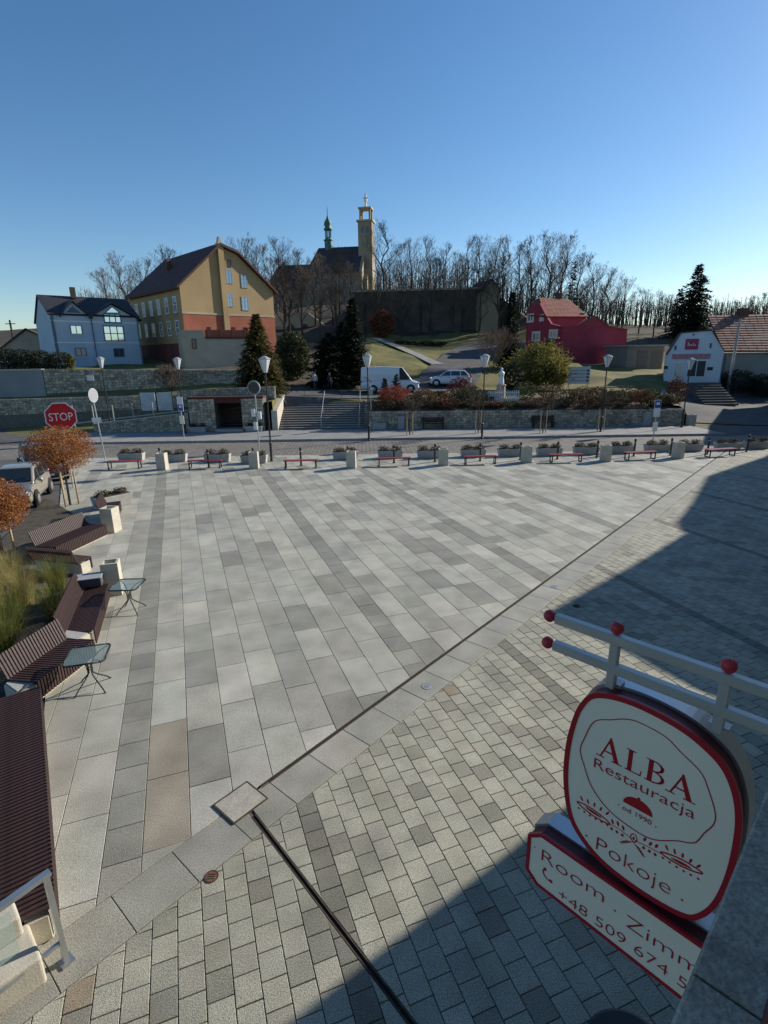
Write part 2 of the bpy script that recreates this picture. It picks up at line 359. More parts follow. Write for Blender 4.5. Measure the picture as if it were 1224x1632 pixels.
def lay(parent, pieces, name, restname, m_obj, m_att, gap, nmax=290, grp=None):
    """pieces: (poly, tint, full) -> the largest in view as objects, the rest joined"""
    rest = MB(); rest.tc = (1, 1, 1); sc_ = []
    for k, (poly, tint) in enumerate(pieces):
        n = len(poly); cx = sum(p[0] for p in poly)/n; cy = sum(p[1] for p in poly)/n
        q = proj(uv2w(cx, cy)); vis = q and -40 < q[0] < 1264 and 560 < q[1] < 1690
        sc_.append((area(poly)/(q[2]**2) if vis else 0, k, cx, cy))
    sc_.sort(reverse=True); big = {k for a, k, _, _ in sc_[:nmax] if a > 0}; cache = {}
    for a, k, cx, cy in sc_:
        poly, tint = pieces[k]; top = random.uniform(-.0022, .0022)
        if k in big:
            loc = [(round(x-cx, 3), round(y-cy, 3)) for x, y in poly]; key = tuple(loc)
            if key not in cache:
                b = MB(); piece(b, loc, 0, gap); cache[key] = b.mesh(name, m_obj)
            o = bpy.data.objects.new(name, cache[key]); C.objects.link(o); o.parent = parent; o.location = (cx, cy, top); o.color = (*tint, 1)
        else:
            rest.tc = tint; piece(rest, poly, top, gap)
    r = rest.build(restname, m_att, parent, fix=False); r['kind'] = 'stuff'
def tone(base, j=.05, hue=.02):
    k = base*random.uniform(1-j, 1+j); return (k*random.uniform(1-hue, 1+hue), k, k*random.uniform(1-hue, 1+hue))
# base sheets (mortar) carry the pieces
def base_sheet(name, poly, z):
    b = MB(); b.add([(u, v, z) for u, v in poly], [tuple(range(len(poly)))]); o = b.build(name, mortar)
    o.rotation_euler = (0, 0, ANG); fixn(o.data)
    if o.data.polygons[0].normal.z < 0: o.data.flip_normals()
    return struct(o)
def region(hps, box=(-40, 60, -12, 60)):
    p = [(box[0], box[2]), (box[1], box[2]), (box[1], box[3]), (box[0], box[3])]
    for h_ in hps: p = clip(p, h_)
    return p
UP_HP0 = (DS, -1, DS*.49-6.65-.002); STR_T0 = (-DS, 1, -(DS*.49-6.65)-.002)
UP_HP = (DS, -1, DS*.49-6.65-.035)         # above the drain line
STR_T = (-DS, 1, -(DS*.49-6.65)-.035)      # below it
STR_B = (DS, -1, DS*.49-6.65+.735)         # above strip's lower edge
BRK_T = (-DS, 1, -(DS*.49-6.65)-.742)
FACADE = hp_xy(tuple(fac(-30, .02, 0))[:2], tuple(fac(80, .02, 0))[:2])
LEFT2 = hp_xy((-6.2, 8.0), (-2.6, 1.2))
slab_hp = [UP_HP, FAR, LEFT]
plaza = base_sheet('plaza_slab_paving', region(slab_hp), -.018)
pieces = []
SL = 1.305
for mper in range(-4, 7):
    u0 = -1.06+5.14*mper
    cols = [(u0+.585*i, u0+.585*(i+1), False) for i in range(8)]+[(u0+4.68, u0+5.14, True)]
    for ua, ub, band in cols:
        if ub < -16 or ua > 40: continue
        L_ = .58 if band else SL; off = random.uniform(0, L_); v = -4-off; run = 0; tn = 1.0
        if abs(ua+1.06) < .01: v = 7.39-SL*9
        if abs(ua+.475) < .02: v = 7.68-SL*9
        while v < 46:
            l2 = L_*(random.choice((.5, 1, 1, 1, 1, 1)) if (not band and random.random() < .12) else 1)
            poly = [(ua, v), (ub, v), (ub, v+l2), (ua, v+l2)]
            for hpp in (slab_hp if ub > .12 else [UP_HP0]+slab_hp[1:]): poly = clip(poly, hpp)
            poly = clean(poly) if len(poly) > 2 else []
            if len(poly) > 2 and area(poly) > .02:
                if band: t = tone(random.choice((.58, .62, .66, .7)), .04)
                else:
                    r_ = random.random(); t = tone(1.06 if r_ < .22 else .95 if r_ < .7 else .80 if r_ < .9 else .64, .05)
                    if abs(ua+1.06) < .01 and 5.9 < v+.6 < 9.2 and v+.6 < 8.7: t = (.72, .655, .60)
                pieces.append((poly, t))
            v += l2
lay(plaza, pieces, 'slab', 'distant_slabs', slab_obj, slab_att, .009)
d2a, d2b = Vector((.335, 6.18)), Vector((2.35, .60)); d2 = (d2b-d2a).normalized(); d2n = Vector((-d2.y, d2.x)); d2c = d2a.dot(d2n)
def drain_cut(pieces):
    cut = []
    for poly, t in pieces:
        sd_ = [p[0]*d2n.x+p[1]*d2n.y-d2c for p in poly]
        if min(sd_) > .034 or max(sd_) < -.034 or min(p[1] for p in poly) > 6.2: cut.append((poly, t)); continue
        for hpp in ((d2n.x, d2n.y, d2c-.034), (-d2n.x, -d2n.y, -d2c-.034)):
            q = clip(poly, hpp); q = clean(q) if len(q) > 2 else []
            if len(q) > 2 and area(q) > .0015: cut.append((q, t))
    return cut
# border strip of big grey slabs along the drain
strip = base_sheet('plaza_border_strip', region([STR_T, STR_B, FAR, LEFT2]), -.017)
pieces = []; dirv = Vector((1, DS)).normalized(); step = .76
for i in range(-8, 60):
    u0 = .62+i*step*dirv.x; nx, ny_ = -dirv.y, dirv.x
    c0 = Vector((u0, dl(u0))); p = [c0+Vector((nx, ny_))*.1, c0-Vector((nx, ny_))*.9]; q0 = [w+dirv*step for w in p]
    poly = [tuple(p[1]), tuple(q0[1]), tuple(q0[0]), tuple(p[0])]
    for hpp in (STR_T if i >= 0 else STR_T0, STR_B, FAR, LEFT2): poly = clip(poly, hpp)
    poly = clean(poly) if len(poly) > 2 else []
    if len(poly) > 2 and area(poly) > .02: pieces.append((poly, tone(.78 if i > 0 else .70, .06)))
pieces = drain_cut(pieces)
lay(strip, pieces, 'border_slab', 'distant_border_slabs', slab_obj, slab_att, .010, 60)
# small square pavers
bhp = [BRK_T, FAR, FACADE, LEFT2]
pav = base_sheet('paver_field', region(bhp), -.018)
pieces = []; BW, BL = .26, .285
for k in range(-12, 170):
    ua = -.645+BW*k; ub = ua+BW; off = (k % 2)*BL/2+random.uniform(-.02, .02)
    dark = any(abs(ua-(.915+5.0*mm)) < .13 for mm in range(0, 8))
    v = -3.5-off
    while v < 32:
        poly = [(ua, v), (ub, v), (ub, v+BL), (ua, v+BL)]
        q = proj(uv2w(ua+.13, v+.14))
        if q and -120 < q[0] < 1500 and 560 < q[1] < 1900:
            for hpp in bhp: poly = clip(poly, hpp)
            poly = clean(poly) if len(poly) > 2 else []
            if len(poly) > 2 and area(poly) > .004:
                r_ = random.random(); pn = math.sin(ua*1.1+1.2)*math.sin(v*.8+.4)
                t = tone(.50, .06) if dark else tone((1.04 if r_ < .7 else .86 if r_ < .92 else .70)*(.93+.07*pn), .06)
                if not dark and r_ > .992: t = (.80, .68, .60)
                pieces.append((poly, t))
        v += BL
pieces = drain_cut(pieces)
lay(pav, pieces, 'paver', 'distant_pavers', brick_obj, brick_att, .010)
# slot drains
drain_m = mat('rusty_steel', (.045, .034, .026), rough=.85, col2=(.10, .072, .05), scale=8, spec=.2)
def slot_drain(name, a, b_, w, label, z=.004, zc=-.008):
    A, B = uv2w(*a), uv2w(*b_); d = (B-A).normalized(); nn = Vector((-d.y, d.x, 0)); t = thing(name, label, 'drain', A)
    for sgn in (-1, 1):
        k = MB(); o1 = nn*(sgn*w/2); o2 = nn*(sgn*(w/2-.014)); L_ = B-A
        k.prism([(0, 0), (1, 0), (1, 1), (0, 1)], lambda s_, q: L_*s_+(o1 if q else o2)+Vector((0, 0, -.03)), lambda s_, q: L_*s_+(o1 if q else o2)+Vector((0, 0, z)))
        k.build('edge_bar', drain_m, t)
    k = MB(); L_ = B-A
    k.prism([(0, 0), (1, 0), (1, 1), (0, 1)], lambda s_, q: L_*s_+nn*((q*2-1)*(w/2-.015))+Vector((0, 0, -.03)), lambda s_, q: L_*s_+nn*((q*2-1)*(w/2-.015))+Vector((0, 0, zc)))
    k.build('channel', mat('channel_dark', (.012, .011, .010), rough=.9), t); return t
slot_drain('slot_drain', (.50, 6.655), (27.5, dl(27.5)), .068, 'long dark slot drain dividing big slabs from the grey border strip')
slot_drain('slot_drain', (.335, 6.18), (2.35, .60), .066, 'wide rusty slot drain crossing the small pavers in the foreground', .001, -.013)
dq = Vector((math.cos(math.atan(DS)), math.sin(math.atan(DS)))); bc = Vector((.195, 6.475)); bn = Vector((-dq.y, dq.x))
bx = thing('drain_box', 'pale square inspection cover where the two slot drains meet', 'drain cover', uv2w(bc.x, bc.y))
k = MB(); M3 = Matrix.Rotation(ANG+math.atan(DS), 3, 'Z')
k.bevbox((0, 0, .002), (.54, .46, .03), .006, ANG+math.atan(DS)); k.build('cover_slab', mat('cover_stone', (.33, .31, .255), var=.12, scale=5, speck=.4, speck_scale=80), bx)
k = MB()
for s_ in (-1, 1):
    k.box(M3 @ Vector((s_*.281, 0, .003)), (.016, .50, .03), ANG+math.atan(DS)); k.box(M3 @ Vector((0, s_*.241, .004)), (.56, .016, .03), ANG+math.atan(DS))
k.build('rim', drain_m, bx)
# small round covers
def cover(px, py, r, mt, mt2, label):
    p = gr(px, py); t = thing('round_cover', label, 'manhole cover', p)
    k = MB(); k.lathe([(r, -.02), (r, .006), (r*.82, .008), (r*.82, .002)], 20); k.build('rim', mt, t)
    k = MB(); k.lathe([(r*.8, -.015), (r*.8, .005)], 20)
    k.build('lid', mt2, t); k = MB()
    for i in range(3): k.box((0, (i-1)*r*.35, .007), (r*1.0, r*.12, .006))
    k.build('ribs', mt, t)
rust = mat('rust', (.16, .07, .04), rough=.9, var=.4, scale=30)
cover(337, 1397, .085, drain_m, rust, 'small rusty round cover set in the foreground pavers')
cover(680, 1094, .10, steel, concrete_g, 'small round steel inset in the grey strip beside the drain')
cover(884, 935, .11, steel, concrete_g, 'small round inset in the border strip farther along the drain')
cover(919, 966, .10, drain_m, blackm, 'small dark round cover in the shaded pavers')
# ================================================================== STONE WALL HELPER
def frame2(p0, p1, out=None):
    """s along p0->p1, t to the front (towards camera side), z up"""
    a = Vector((p0[0], p0[1], 0)); d = Vector((p1[0], p1[1], 0))-a; L_ = d.length; d.normalize(); nn = Vector((d.y, -d.x, 0))
    return (lambda s, t, z: a+d*s+nn*t+Vector((0, 0, z))), L_
def stones(parent, Fr, s0, s1, zb, zt, size=.36, t=.0, prot=.05, name='stones', rnd=None, tints=((.78, .78, .78), (1, .97, .9), (1.1, 1.05, .95), (.62, .60, .56), (1.2, 1.16, 1.06), (.92, .84, .72))):
    rnd = rnd or random; b = MB(); b.tc = (1, 1, 1); zb_ = zb if callable(zb) else (lambda s: zb); zt_ = zt if callable(zt) else (lambda s: zt)
    hmax = max(zt_(s0)-zb_(s0), zt_(s1)-zb_(s1)); rows = max(1, int(round(hmax/(size*.8)))); cols = max(1, int((s1-s0)/size))
    G_ = {}
    for i in range(cols+1):
        for j in range(rows+1):
            js = 0 if i in (0, cols) else rnd.uniform(-.2, .2)*size; jz = 0 if j in (0, rows) else rnd.uniform(-.2, .2)/rows
            s = s0+(s1-s0)*i/cols+js+(0 if i in (0, cols) else (.25*size if j % 2 else -.25*size))
            f = j/rows+jz; G_[i, j] = (s, zb_(s)+(zt_(s)-zb_(s))*f)
    for i in range(cols):
        for j in range(rows):
            q = [G_[i, j], G_[i+1, j], G_[i+1, j+1], G_[i, j+1]]; cx = sum(p[0] for p in q)/4; cz = sum(p[1] for p in q)/4
            h = rnd.uniform(.4, 1)*prot; b.tc = rnd.choice(tints); sh = lambda p, k: (cx+(p[0]-cx)*k, cz+(p[1]-cz)*k)
            o_ = [sh(p, .93) for p in q]; n_ = [sh(p, rnd.uniform(.66, .8)) for p in q]
            b.add([Fr(p[0], t, p[1]) for p in o_]+[Fr(p[0], t+h, p[1]) for p in n_], [(4, 5, 6, 7)]+[(k, (k+1) % 4, 4+(k+1) % 4, 4+k) for k in range(4)])
    o = b.build(name, stone_a, parent, fix=False); o['kind'] = 'stuff'; return o
def wall_poly(parent, name, Fr, poly, t0, t1, mt):
    """poly in (s,z), extruded between depths t0 and t1"""
    b = MB(); b.prism(poly, lambda s, z: Fr(s, t0, z), lambda s, z: Fr(s, t1, z)); return b.build(name, mt, parent)
def stone_wall(name, label, p0, p1, zb0, zt0, zb1, zt1, thick=.4, size=.36, coping=None, coph=.1):
    Fr, L_ = frame2(p0, p1); t = thing(name, label, 'wall', (0, 0, 0))
    wall_poly(t, 'core', Fr, [(0, min(zb0, zb1)-.3), (L_, min(zb0, zb1)-.3), (L_, zt1), (0, zt0)], -thick, 0, mort2)
    stones(t, Fr, 0, L_, lambda s: zb0+(zb1-zb0)*s/L_, lambda s: zt0+(zt1-zt0)*s/L_, size)
    if coping: wall_poly(t, 'coping', Fr, [(0, zt0+.003), (L_, zt1+.003), (L_, zt1+coph), (0, zt0+coph)], -thick-.04, .07, coping)
    return t
# ================================================================== WINDOWS AND HOUSES
def win(parent, Fr, s0, s1, z0, z1, t=.0, frm=None, pane=None, bars=(1, 0), fw=.07, sill=None, arch=False):
    b = MB(); frm = frm or whitep
    def bar(a0, a1, c0, c1, d0=.0, d1=.05): b.prism([(a0, c0), (a1, c0), (a1, c1), (a0, c1)], lambda s, z: Fr(s, t+d0, z), lambda s, z: Fr(s, t+d1, z))
    bar(s0, s0+fw, z0, z1); bar(s1-fw, s1, z0, z1); bar(s0+fw, s1-fw, z0, z0+fw); bar(s0+fw, s1-fw, z1-fw, z1)
    for i in range(bars[0]): c = s0+(s1-s0)*(i+1)/(bars[0]+1); bar(c-fw*.4, c+fw*.4, z0+fw, z1-fw, .0, .045)
    for i in range(bars[1]): c = z0+(z1-z0)*(i+1)/(bars[1]+1); bar(s0+fw, s1-fw, c-fw*.35, c+fw*.35, .0, .042)
    o = b.build('window', frm, parent)
    b = MB(); b.prism([(s0+fw*.5, z0+fw*.5), (s1-fw*.5, z0+fw*.5), (s1-fw*.5, z1-fw*.5), (s0+fw*.5, z1-fw*.5)], lambda s, z: Fr(s, t-.02, z), lambda s, z: Fr(s, t+.015, z)); b.build('pane', pane or glassm, o)
    if sill:
        b = MB(); b.prism([(s0-.08, z0-.08), (s1+.08, z0-.08), (s1+.08, z0-.003), (s0-.08, z0-.003)], lambda s, z: Fr(s, t, z), lambda s, z: Fr(s, t+.12, z)); b.build('sill', sill, o)
    return o
def roof_quad(parent, pts, mt, thick=.14, name='roof'):
    a, b_, c, d = [Vector(p) for p in pts]; nn = (b_-a).cross(d-a).normalized()*thick
    b = MB(); b.add([a, b_, c, d, a+nn, b_+nn, c+nn, d+nn], [(3, 2, 1, 0), (4, 5, 6, 7), (0, 1, 5, 4), (1, 2, 6, 5), (2, 3, 7, 6), (3, 0, 4, 7)]); return b.build(name, mt, parent)
def courses(parent, pts, mt, n=16, thick=.05, name='tile_courses', kind='stuff', lift=.15):
    """rows of overlapping tile strips over a roof slope; pts: eave0, eave1, ridge1, ridge0"""
    a, b_, c, d = [Vector(p) for p in pts]; nn = (b_-a).cross(d-a).normalized(); b = MB(); b.tc = (1, 1, 1)
    for i in range(n):
        f0, f1 = i/n, (i+1.15)/n; l0, l1 = a.lerp(d, f0), b_.lerp(c, f0); h0, h1 = a.lerp(d, min(1, f1)), b_.lerp(c, min(1, f1)); m_ = max(2, int((l1-l0).length/.9))
        for k in range(m_):
            u0, u1 = k/m_, (k+1)/m_; P0, P1 = l0.lerp(l1, u0), l0.lerp(l1, u1-.004); Q0, Q1 = h0.lerp(h1, u0), h0.lerp(h1, u1-.004); w = nn*(lift+thick); w0 = nn*(lift)
            b.tc = tone(random.uniform(.75, 1.2), .05); b.add([P0+w0, P1+w0, P0+w, P1+w, Q0+w0, Q1+w0], [(0, 1, 3, 2), (2, 3, 5, 4), (0, 2, 4), (1, 5, 3)])
    o = b.build(name, mt, parent, fix=False); o['kind'] = 'stuff'; return o
# ------------------------------------------------ houses of the square beside and behind the camera: they cast the big shadow
plaster = mat('cream_plaster', (.55, .48, .36), var=.08, scale=1.2)
darkroof = mat('dark_roof', (.060, .040, .036), rough=.7, var=.2, scale=2)
kcot = 1/math.tan(R(SUN_EL)); SD = Vector((-math.cos(R(SUN_AZ)), -math.sin(R(SUN_AZ)), 0))
def sil(px, py, c=-.35):
    g = gr(px, py); z = (g.dot(N2)-c)/(kcot*SD.dot(N2)); return g.dot(E2)-z*kcot*SD.dot(E2), z
Ff = lambda s, t, z: fac(s, t-.35, z)
def row_house(label, outline, mt, back=9.0):
    t = thing('town_house', label, 'house'); s0 = outline[0][0]; s1 = outline[-1][0]
    wall_poly(t, 'wall', Ff, [(s0, -.1)]+outline+[(s1, -.1)], -back, 0, mt)
    top = max(z for _, z in outline)
    for (a, b_) in zip(outline[:-1], outline[1:]):
        if abs(b_[0]-a[0]) < .3: continue
        k = MB(); k.prism([a, b_, (b_[0], b_[1]+.1), (a[0], a[1]+.1)], lambda s, z: Ff(s, -back-.2, z), lambda s, z: Ff(s, .1, z)); k.build('roof', darkroof, t)
    return t
a1, a2, a3, a4 = sil(500, 1625), sil(840, 1355), sil(1115, 1130), sil(1128, 1097)
h1 = row_house('cream house the balcony ledge belongs to, at the right edge', [(-9, 9.2), (4.5, 9.2), (a1[0], a1[1]), a2, a3], plaster)
b1, b2, b3 = sil(1030, 1045), sil(887, 976), sil(1114, 843)
h2 = row_house('gabled house next along the square beyond the right edge', [a4, b1, b2, sil(1030, 895), b3], mat('ochre_plaster', (.5, .36, .2), var=.08))
c1, c2, c3, c4 = sil(1088, 832), sil(1112, 800), sil(1133, 759), sil(1224, 728)
h3 = row_house('tall house at the far end of the row beyond the right edge', [(b3[0]+.05, b3[1]+.3), c1, c2, c3, c4, (c4[0]+3, c4[1])], mat('grey_plaster', (.4, .4, .38), var=.08))
for hh, sa, sb, zt in ((h2, a4[0]+4, b3[0], 2.9), (h3, b3[0]+2, c4[0], 3.2)):
    for fl in range(2):
        s = sa+1
        while s < sb-2 and fl*3 < zt: win(hh, Ff, s, s+1.1, 1.0+fl*3, 2.5+fl*3, .005, bars=(1, 1)); s += 2.6
# house across the side street (beyond the right edge)
DF, DL = frame2((37.5, 44.6), (47.5, 60.2)); hd = thing('corner_house', 'house across the side street beyond the right edge', 'house')
wall_poly(hd, 'wall', DF, [(0, -.2), (DL, -.2), (DL, 8.2), (0, 8.2)], .0, 8.0, plaster)
roof_quad(hd, [DF(-.3, -.4, 8.2), DF(-.3, 8.4, 8.2), DF(DL+.3, 8.4, 8.25), DF(DL+.3, -.4, 8.25)], darkroof)
# ------------------------------------------------ ledge in front of the lens
ledge_m = mat('weathered_ledge', (.22, .20, .165), rough=.9, col2=(.40, .37, .30), scale=7, speck=.3, speck_scale=70, bump=.5, bscale=60, detail=8)
lz = 4.5
lt = thing('balcony_ledge', 'weathered grey concrete ledge in the lower right corner', 'ledge')
for sa, sb, dz in ((-2.0, -.35, .0), (-.34, 1.222, .0), (1.230, 2.9, .004), (2.91, 5.0, .0), (5.01, 8, 0)):
    k = MB(); k.prism([(.161, lz-.06), (.161, lz-.008), (.153, lz), (.013, lz+.004), (.013, lz-.06)], lambda o, z: fac(sa, o, z+dz), lambda o, z: fac(sb, o, z+dz)); k.build('coping_stone', ledge_m, lt)
k = MB(); k.prism([(.115, -.05), (.115, lz-.061), (-.34, lz-.061), (-.34, -.05)], lambda o, z: fac(-9, o, z), lambda o, z: fac(8.2, o, z)); k.build('wall', plaster, lt)
k = MB(); k.prism([(.012, lz-.06), (.012, lz+.03), (-.33, lz+.03), (-.33, lz-.06)], lambda o, z: fac(-9, o, z), lambda o, z: fac(8.2, o, z)); k.build('flashing', mat('red_brown_tile', (.20, .06, .045), var=.2, scale=5), lt)
# ------------------------------------------------ hanging restaurant sign
S0 = 2.6
SGM = Matrix.Translation(fac(S0, .70, 0)) @ Matrix(((-N2.x, E2.x, 0, 0), (-N2.y, E2.y, 0, 0), (0, 0, 1, 0), (0, 0, 0, 1)))
def X(o): return .70-o               # outward distance -> local x
def smp(name, label, cat):
    o = bpy.data.objects.new(name, None); C.objects.link(o); o.matrix_world = SGM; o.empty_display_size = .2; return tag(o, label, cat)
def catmull(pts, k=8, closed=True):
    n = len(pts); out = []
    for i in range(n if closed else n-1):
        p0, p1, p2, p3 = [Vector(pts[(i+j) % n]) if closed else Vector(pts[min(max(i+j, 0), n-1)]) for j in (-1, 0, 1, 2)]
        for q in range(k):
            t = q/k; out.append(tuple(.5*((2*p1)+(p2-p0)*t+(2*p0-5*p1+4*p2-p3)*t*t+(3*p1-p0-3*p2+p3)*t**3)))
    if not closed: out.append(tuple(pts[-1]))
    return out
OUT = [(1.025, 4.206), (.901, 4.252), (.75, 4.262), (.561, 4.235), (.416, 4.167), (.340, 4.09), (.285, 3.964), (.258, 3.799), (.258, 3.56), (.290, 3.338), (.345, 3.197), (.42, 3.128), (.614, 3.103), (.838, 3.128), (.988, 3.205), (1.086, 3.329), (1.138, 3.553), (1.145, 3.789), (1.12, 3.991), (1.085, 4.113)]
OUT = [(X(o), z) for o, z in OUT]
cs = (sum(p[0] for p in OUT)/len(OUT), sum(p[1] for p in OUT)/len(OUT))
def scl(pts, d):
    out = []
    for p in pts:
        v = Vector((p[0]-cs[0], p[1]-cs[1])); l = v.length; v = v*((l-d)/l); out.append((cs[0]+v.x, cs[1]+v.y))
    return out
def cap(b, pts, y): b.add([(p[0], y, p[1]) for p in pts], [tuple(range(len(pts)))])
def ring(b, po, pi, y0, y1):
    n = len(po); vs = [(p[0], y0, p[1]) for p in po]+[(p[0], y0, p[1]) for p in pi]+[(p[0], y1, p[1]) for p in po]+[(p[0], y1, p[1]) for p in pi]
    fs = []
    for i in range(n):
        j = (i+1) % n; fs += [(i, j, n+j, n+i), (2*n+i, 3*n+i, 3*n+j, 2*n+j), (i, 2*n+i, 2*n+j, j), (n+i, n+j, 3*n+j, 3*n+i)]
    b.add(vs, fs)
outl = catmull(OUT, 5); face_l = scl(outl, .030)
sg = smp('hanging_sign', 'rounded white restaurant sign with red rim reading ALBA Restauracja', 'sign')
k = MB(); ring(k, outl, face_l, 0, .022); k.build('rim', signred, sg)
k = MB(); k.prism(face_l, lambda x, z: Vector((x, .004, z)), lambda x, z: Vector((x, .03, z))); face = k.build('face', signwhite, sg)
k = MB(); k.prism(scl(outl, .012), lambda x, z: Vector((x, .022, z)), lambda x, z: Vector((x, .100, z))); k.build('back_band', mat('sign_maroon', (.085, .008, .014), rough=.5, var=.1), sg)
k = MB(); k.prism(scl(outl, -.006), lambda x, z: Vector((x, .100, z)), lambda x, z: Vector((x, .225, z))); k.build('casing', steel, sg)
def stroke(b, pts, w, y=-.0005, closed=False):
    pts = [Vector(p) for p in pts]; n = len(pts); rng = range(n if closed else n-1); d = .0015
    for i in rng:
        p, q = pts[i], pts[(i+1) % n]; t = (q-p)
        if t.length < 1e-6: continue
        t.normalize(); nn = Vector((-t.y, t.x))*(w/2); e_ = t*(w*.25)
        a = [p-e_-nn, q+e_-nn, q+e_+nn, p-e_+nn]
        b.add([(v.x, y, v.y) for v in a]+[(v.x, y+d, v.y) for v in a], [(0, 1, 2, 3), (7, 6, 5, 4), (0, 4, 5, 1), (1, 5, 6, 2), (2, 6, 7, 3), (3, 7, 4, 0)]); y -= .00002
def fillp(b, pts, y=-.0006, d=.0015): b.prism(pts, lambda x, z: Vector((x, y, z)), lambda x, z: Vector((x, y+d, z)))
FY = .003
BLOB = [(.997, 4.037), (.905, 4.098), (.837, 4.138), (.767, 4.154), (.641, 4.14), (.561, 4.092), (.465, 4.034), (.42, 3.959), (.375, 3.848), (.374, 3.778), (.403, 3.707), (.436, 3.62), (.512, 3.574), (.611, 3.505), (.701, 3.49), (.855, 3.521), (.967, 3.61), (1.025, 3.724), (1.057, 3.813), (1.042, 3.902)]
k = MB(); stroke(k, catmull([(X(o), z) for o, z in BLOB], 6), .0055, FY, True); k.build('outline_mark', signred, face)
# ALBA in serif capitals
def serifA(b, x0, x1, z0, z1):
    xm = x0+(x1-x0)*.49; w = x1-x0; h = z1-z0
    fillp(b, [(x0+.13*w, z0), (x0+.20*w, z0), (xm+.03*w, z1-.12*h), (xm, z1)], FY); fillp(b, [(xm-.02*w, z1), (xm+.04*w, z1), (x1-.10*w, z0), (x1-.29*w, z0), (xm-.05*w, z1-.17*h)], FY-.0001)
    fillp(b, [(x0+.27*w, z0+.30*h), (x0+.68*w, z0+.30*h), (x0+.66*w, z0+.36*h), (x0+.29*w, z0+.36*h)], FY-.0002)
    for a, c in ((0, .33), (.60, 1.0)): fillp(b, [(x0+a*w, z0), (x0+c*w, z0), (x0+c*w, z0+.045*h), (x0+a*w, z0+.045*h)], FY-.0003)
alb = MB()
zA0, zA1 = 3.840, 3.985
serifA(alb, X(.968), X(.826), zA0, zA1)
x0 = X(.812); w = .085; h = zA1-zA0-.012
for r_ in (((.15, 0), (.42, 0), (.42, 1), (.15, 1)), ((.0, 0), (1, 0), (1, .05), (0, .05)), ((0, .955), (.6, .955), (.6, 1), (0, 1)), ((.9, 0), (1, 0), (1.04, .26), (.99, .26))): fillp(alb, [(x0+a*w, zA0+c*h) for a, c in r_], FY)
x0 = X(.708); w = .10
for r_ in (((.12, 0), (.36, 0), (.36, 1), (.12, 1)), ((.0, 0), (.5, 0), (.5, .05), (0, .05)), ((0, .955), (.5, .955), (.5, 1), (0, 1))): fillp(alb, [(x0+a*w, zA0+c*h) for a, c in r_], FY)
for c0, c1_, rx in ((.03, .53, .52), (.53, .98, .44)):
    arc = [(x0+w*.36, zA0+h*c0)]+[(x0+w*(.36+rx*math.sin(t)), zA0+h*((c0+c1_)/2-(c1_-c0)/2*math.cos(t))) for t in np.linspace(.1, math.pi-.1, 9)]+[(x0+w*.36, zA0+h*c1_)]
    for (p, q) in zip(arc[:-1], arc[1:]):
        mid = 1-abs((p[1]+q[1])/2-(zA0+h*(c0+c1_)/2))/(h*(c1_-c0)/2); stroke(alb, [p, q], .006+.012*mid, FY-.0002)
serifA(alb, X(.604), X(.462), zA0-.004, zA1-.010)
alb.build('lettering', signred, face)
def text(parent, s, o0, o1, z0, cap_h, mt, thin=-.006, name='lettering', y=.0025):
    cu = bpy.data.curves.new('txt', 'FONT'); cu.body = s; cu.size = 1; cu.offset = thin/cap_h*.7; cu.extrude = .004; cu.resolution_u = 4
    ob = bpy.data.objects.new('txt', cu); C.objects.link(ob); bpy.context.view_layer.update()
    me = bpy.data.meshes.new_from_object(ob.evaluated_get(bpy.context.evaluated_depsgraph_get())); bpy.data.objects.remove(ob)
    xs_ = [v.co.x for v in me.vertices]; x0_, x1_ = min(xs_), max(xs_); sx = abs(o1-o0)/(x1_-x0_); sz = cap_h/.70
    for v in me.vertices: v.co = (X(o0)+(v.co.x-x0_)*sx, y-(v.co.z+.004)*.2, z0+v.co.y*sz)
    me.materials.clear(); me.materials.append(mt); o = bpy.data.objects.new(name, me); C.objects.link(o); o.parent = parent; o['kind'] = 'stuff'; return o
text(face, 'Restauracja', .972, .455, 3.752, .064, signred, -.0009)
text(face, 'od 1990', .793, .640, 3.580, .030, signred, -.0003)
text(face, 'Pokoje', .906, .503, 3.214, .092, signred, -.0024)
k = MB()
clo = [(X(.795), 3.630)]+[(X(.718)-.077*math.cos(t), 3.634+.062*math.sin(t)) for t in np.linspace(0, math.pi, 13)]+[(X(.641), 3.630)]
fillp(k, clo, FY); fillp(k, [(X(.718)+.009*math.cos(t), 3.700+.008*math.sin(t)) for t in np.linspace(0, 6.28, 9)[:-1]], FY-.0001)
def dot(o, z, r, rz=None, ang=0):
    rz = rz or r; ca, sa = math.cos(ang), math.sin(ang)
    fillp(k, [(X(o)+r*math.cos(t)*ca-rz*math.sin(t)*sa, z+r*math.cos(t)*sa+rz*math.sin(t)*ca) for t in np.linspace(0, 2*math.pi, 11)[:-1]], FY-.0001)
for o_, z_ in ((.816, 3.594), (.618, 3.586)): dot(o_, z_, .004)
for o_, z_ in ((.969, 3.262), (.443, 3.232)): dot(o_, z_, .007)
for c_, sgn in ((.945, 1), (.477, -1)):
    eye = [(X(c_)+.098*math.cos(t), 3.452-.005*sgn+.021*math.sin(t)*(1-.25*abs(math.cos(t)))-.020*sgn*math.cos(t)*.5) for t in np.linspace(0, 2*math.pi, 25)[:-1]]
    stroke(k, eye, .009, FY, True); eye2 = [((p[0]-X(c_))*.52+X(c_), (p[1]-3.452)*.45+3.452) for p in eye]; fillp(k, eye2, FY)
    for i in range(5): dot(c_+.075-.038*i, 3.505-.004*abs(i-2), .006, .017, .25*(i-2)*-1)
    for i in range(6): dot(c_+.085-.034*i, 3.413+.003*abs(i-2.5), .007)
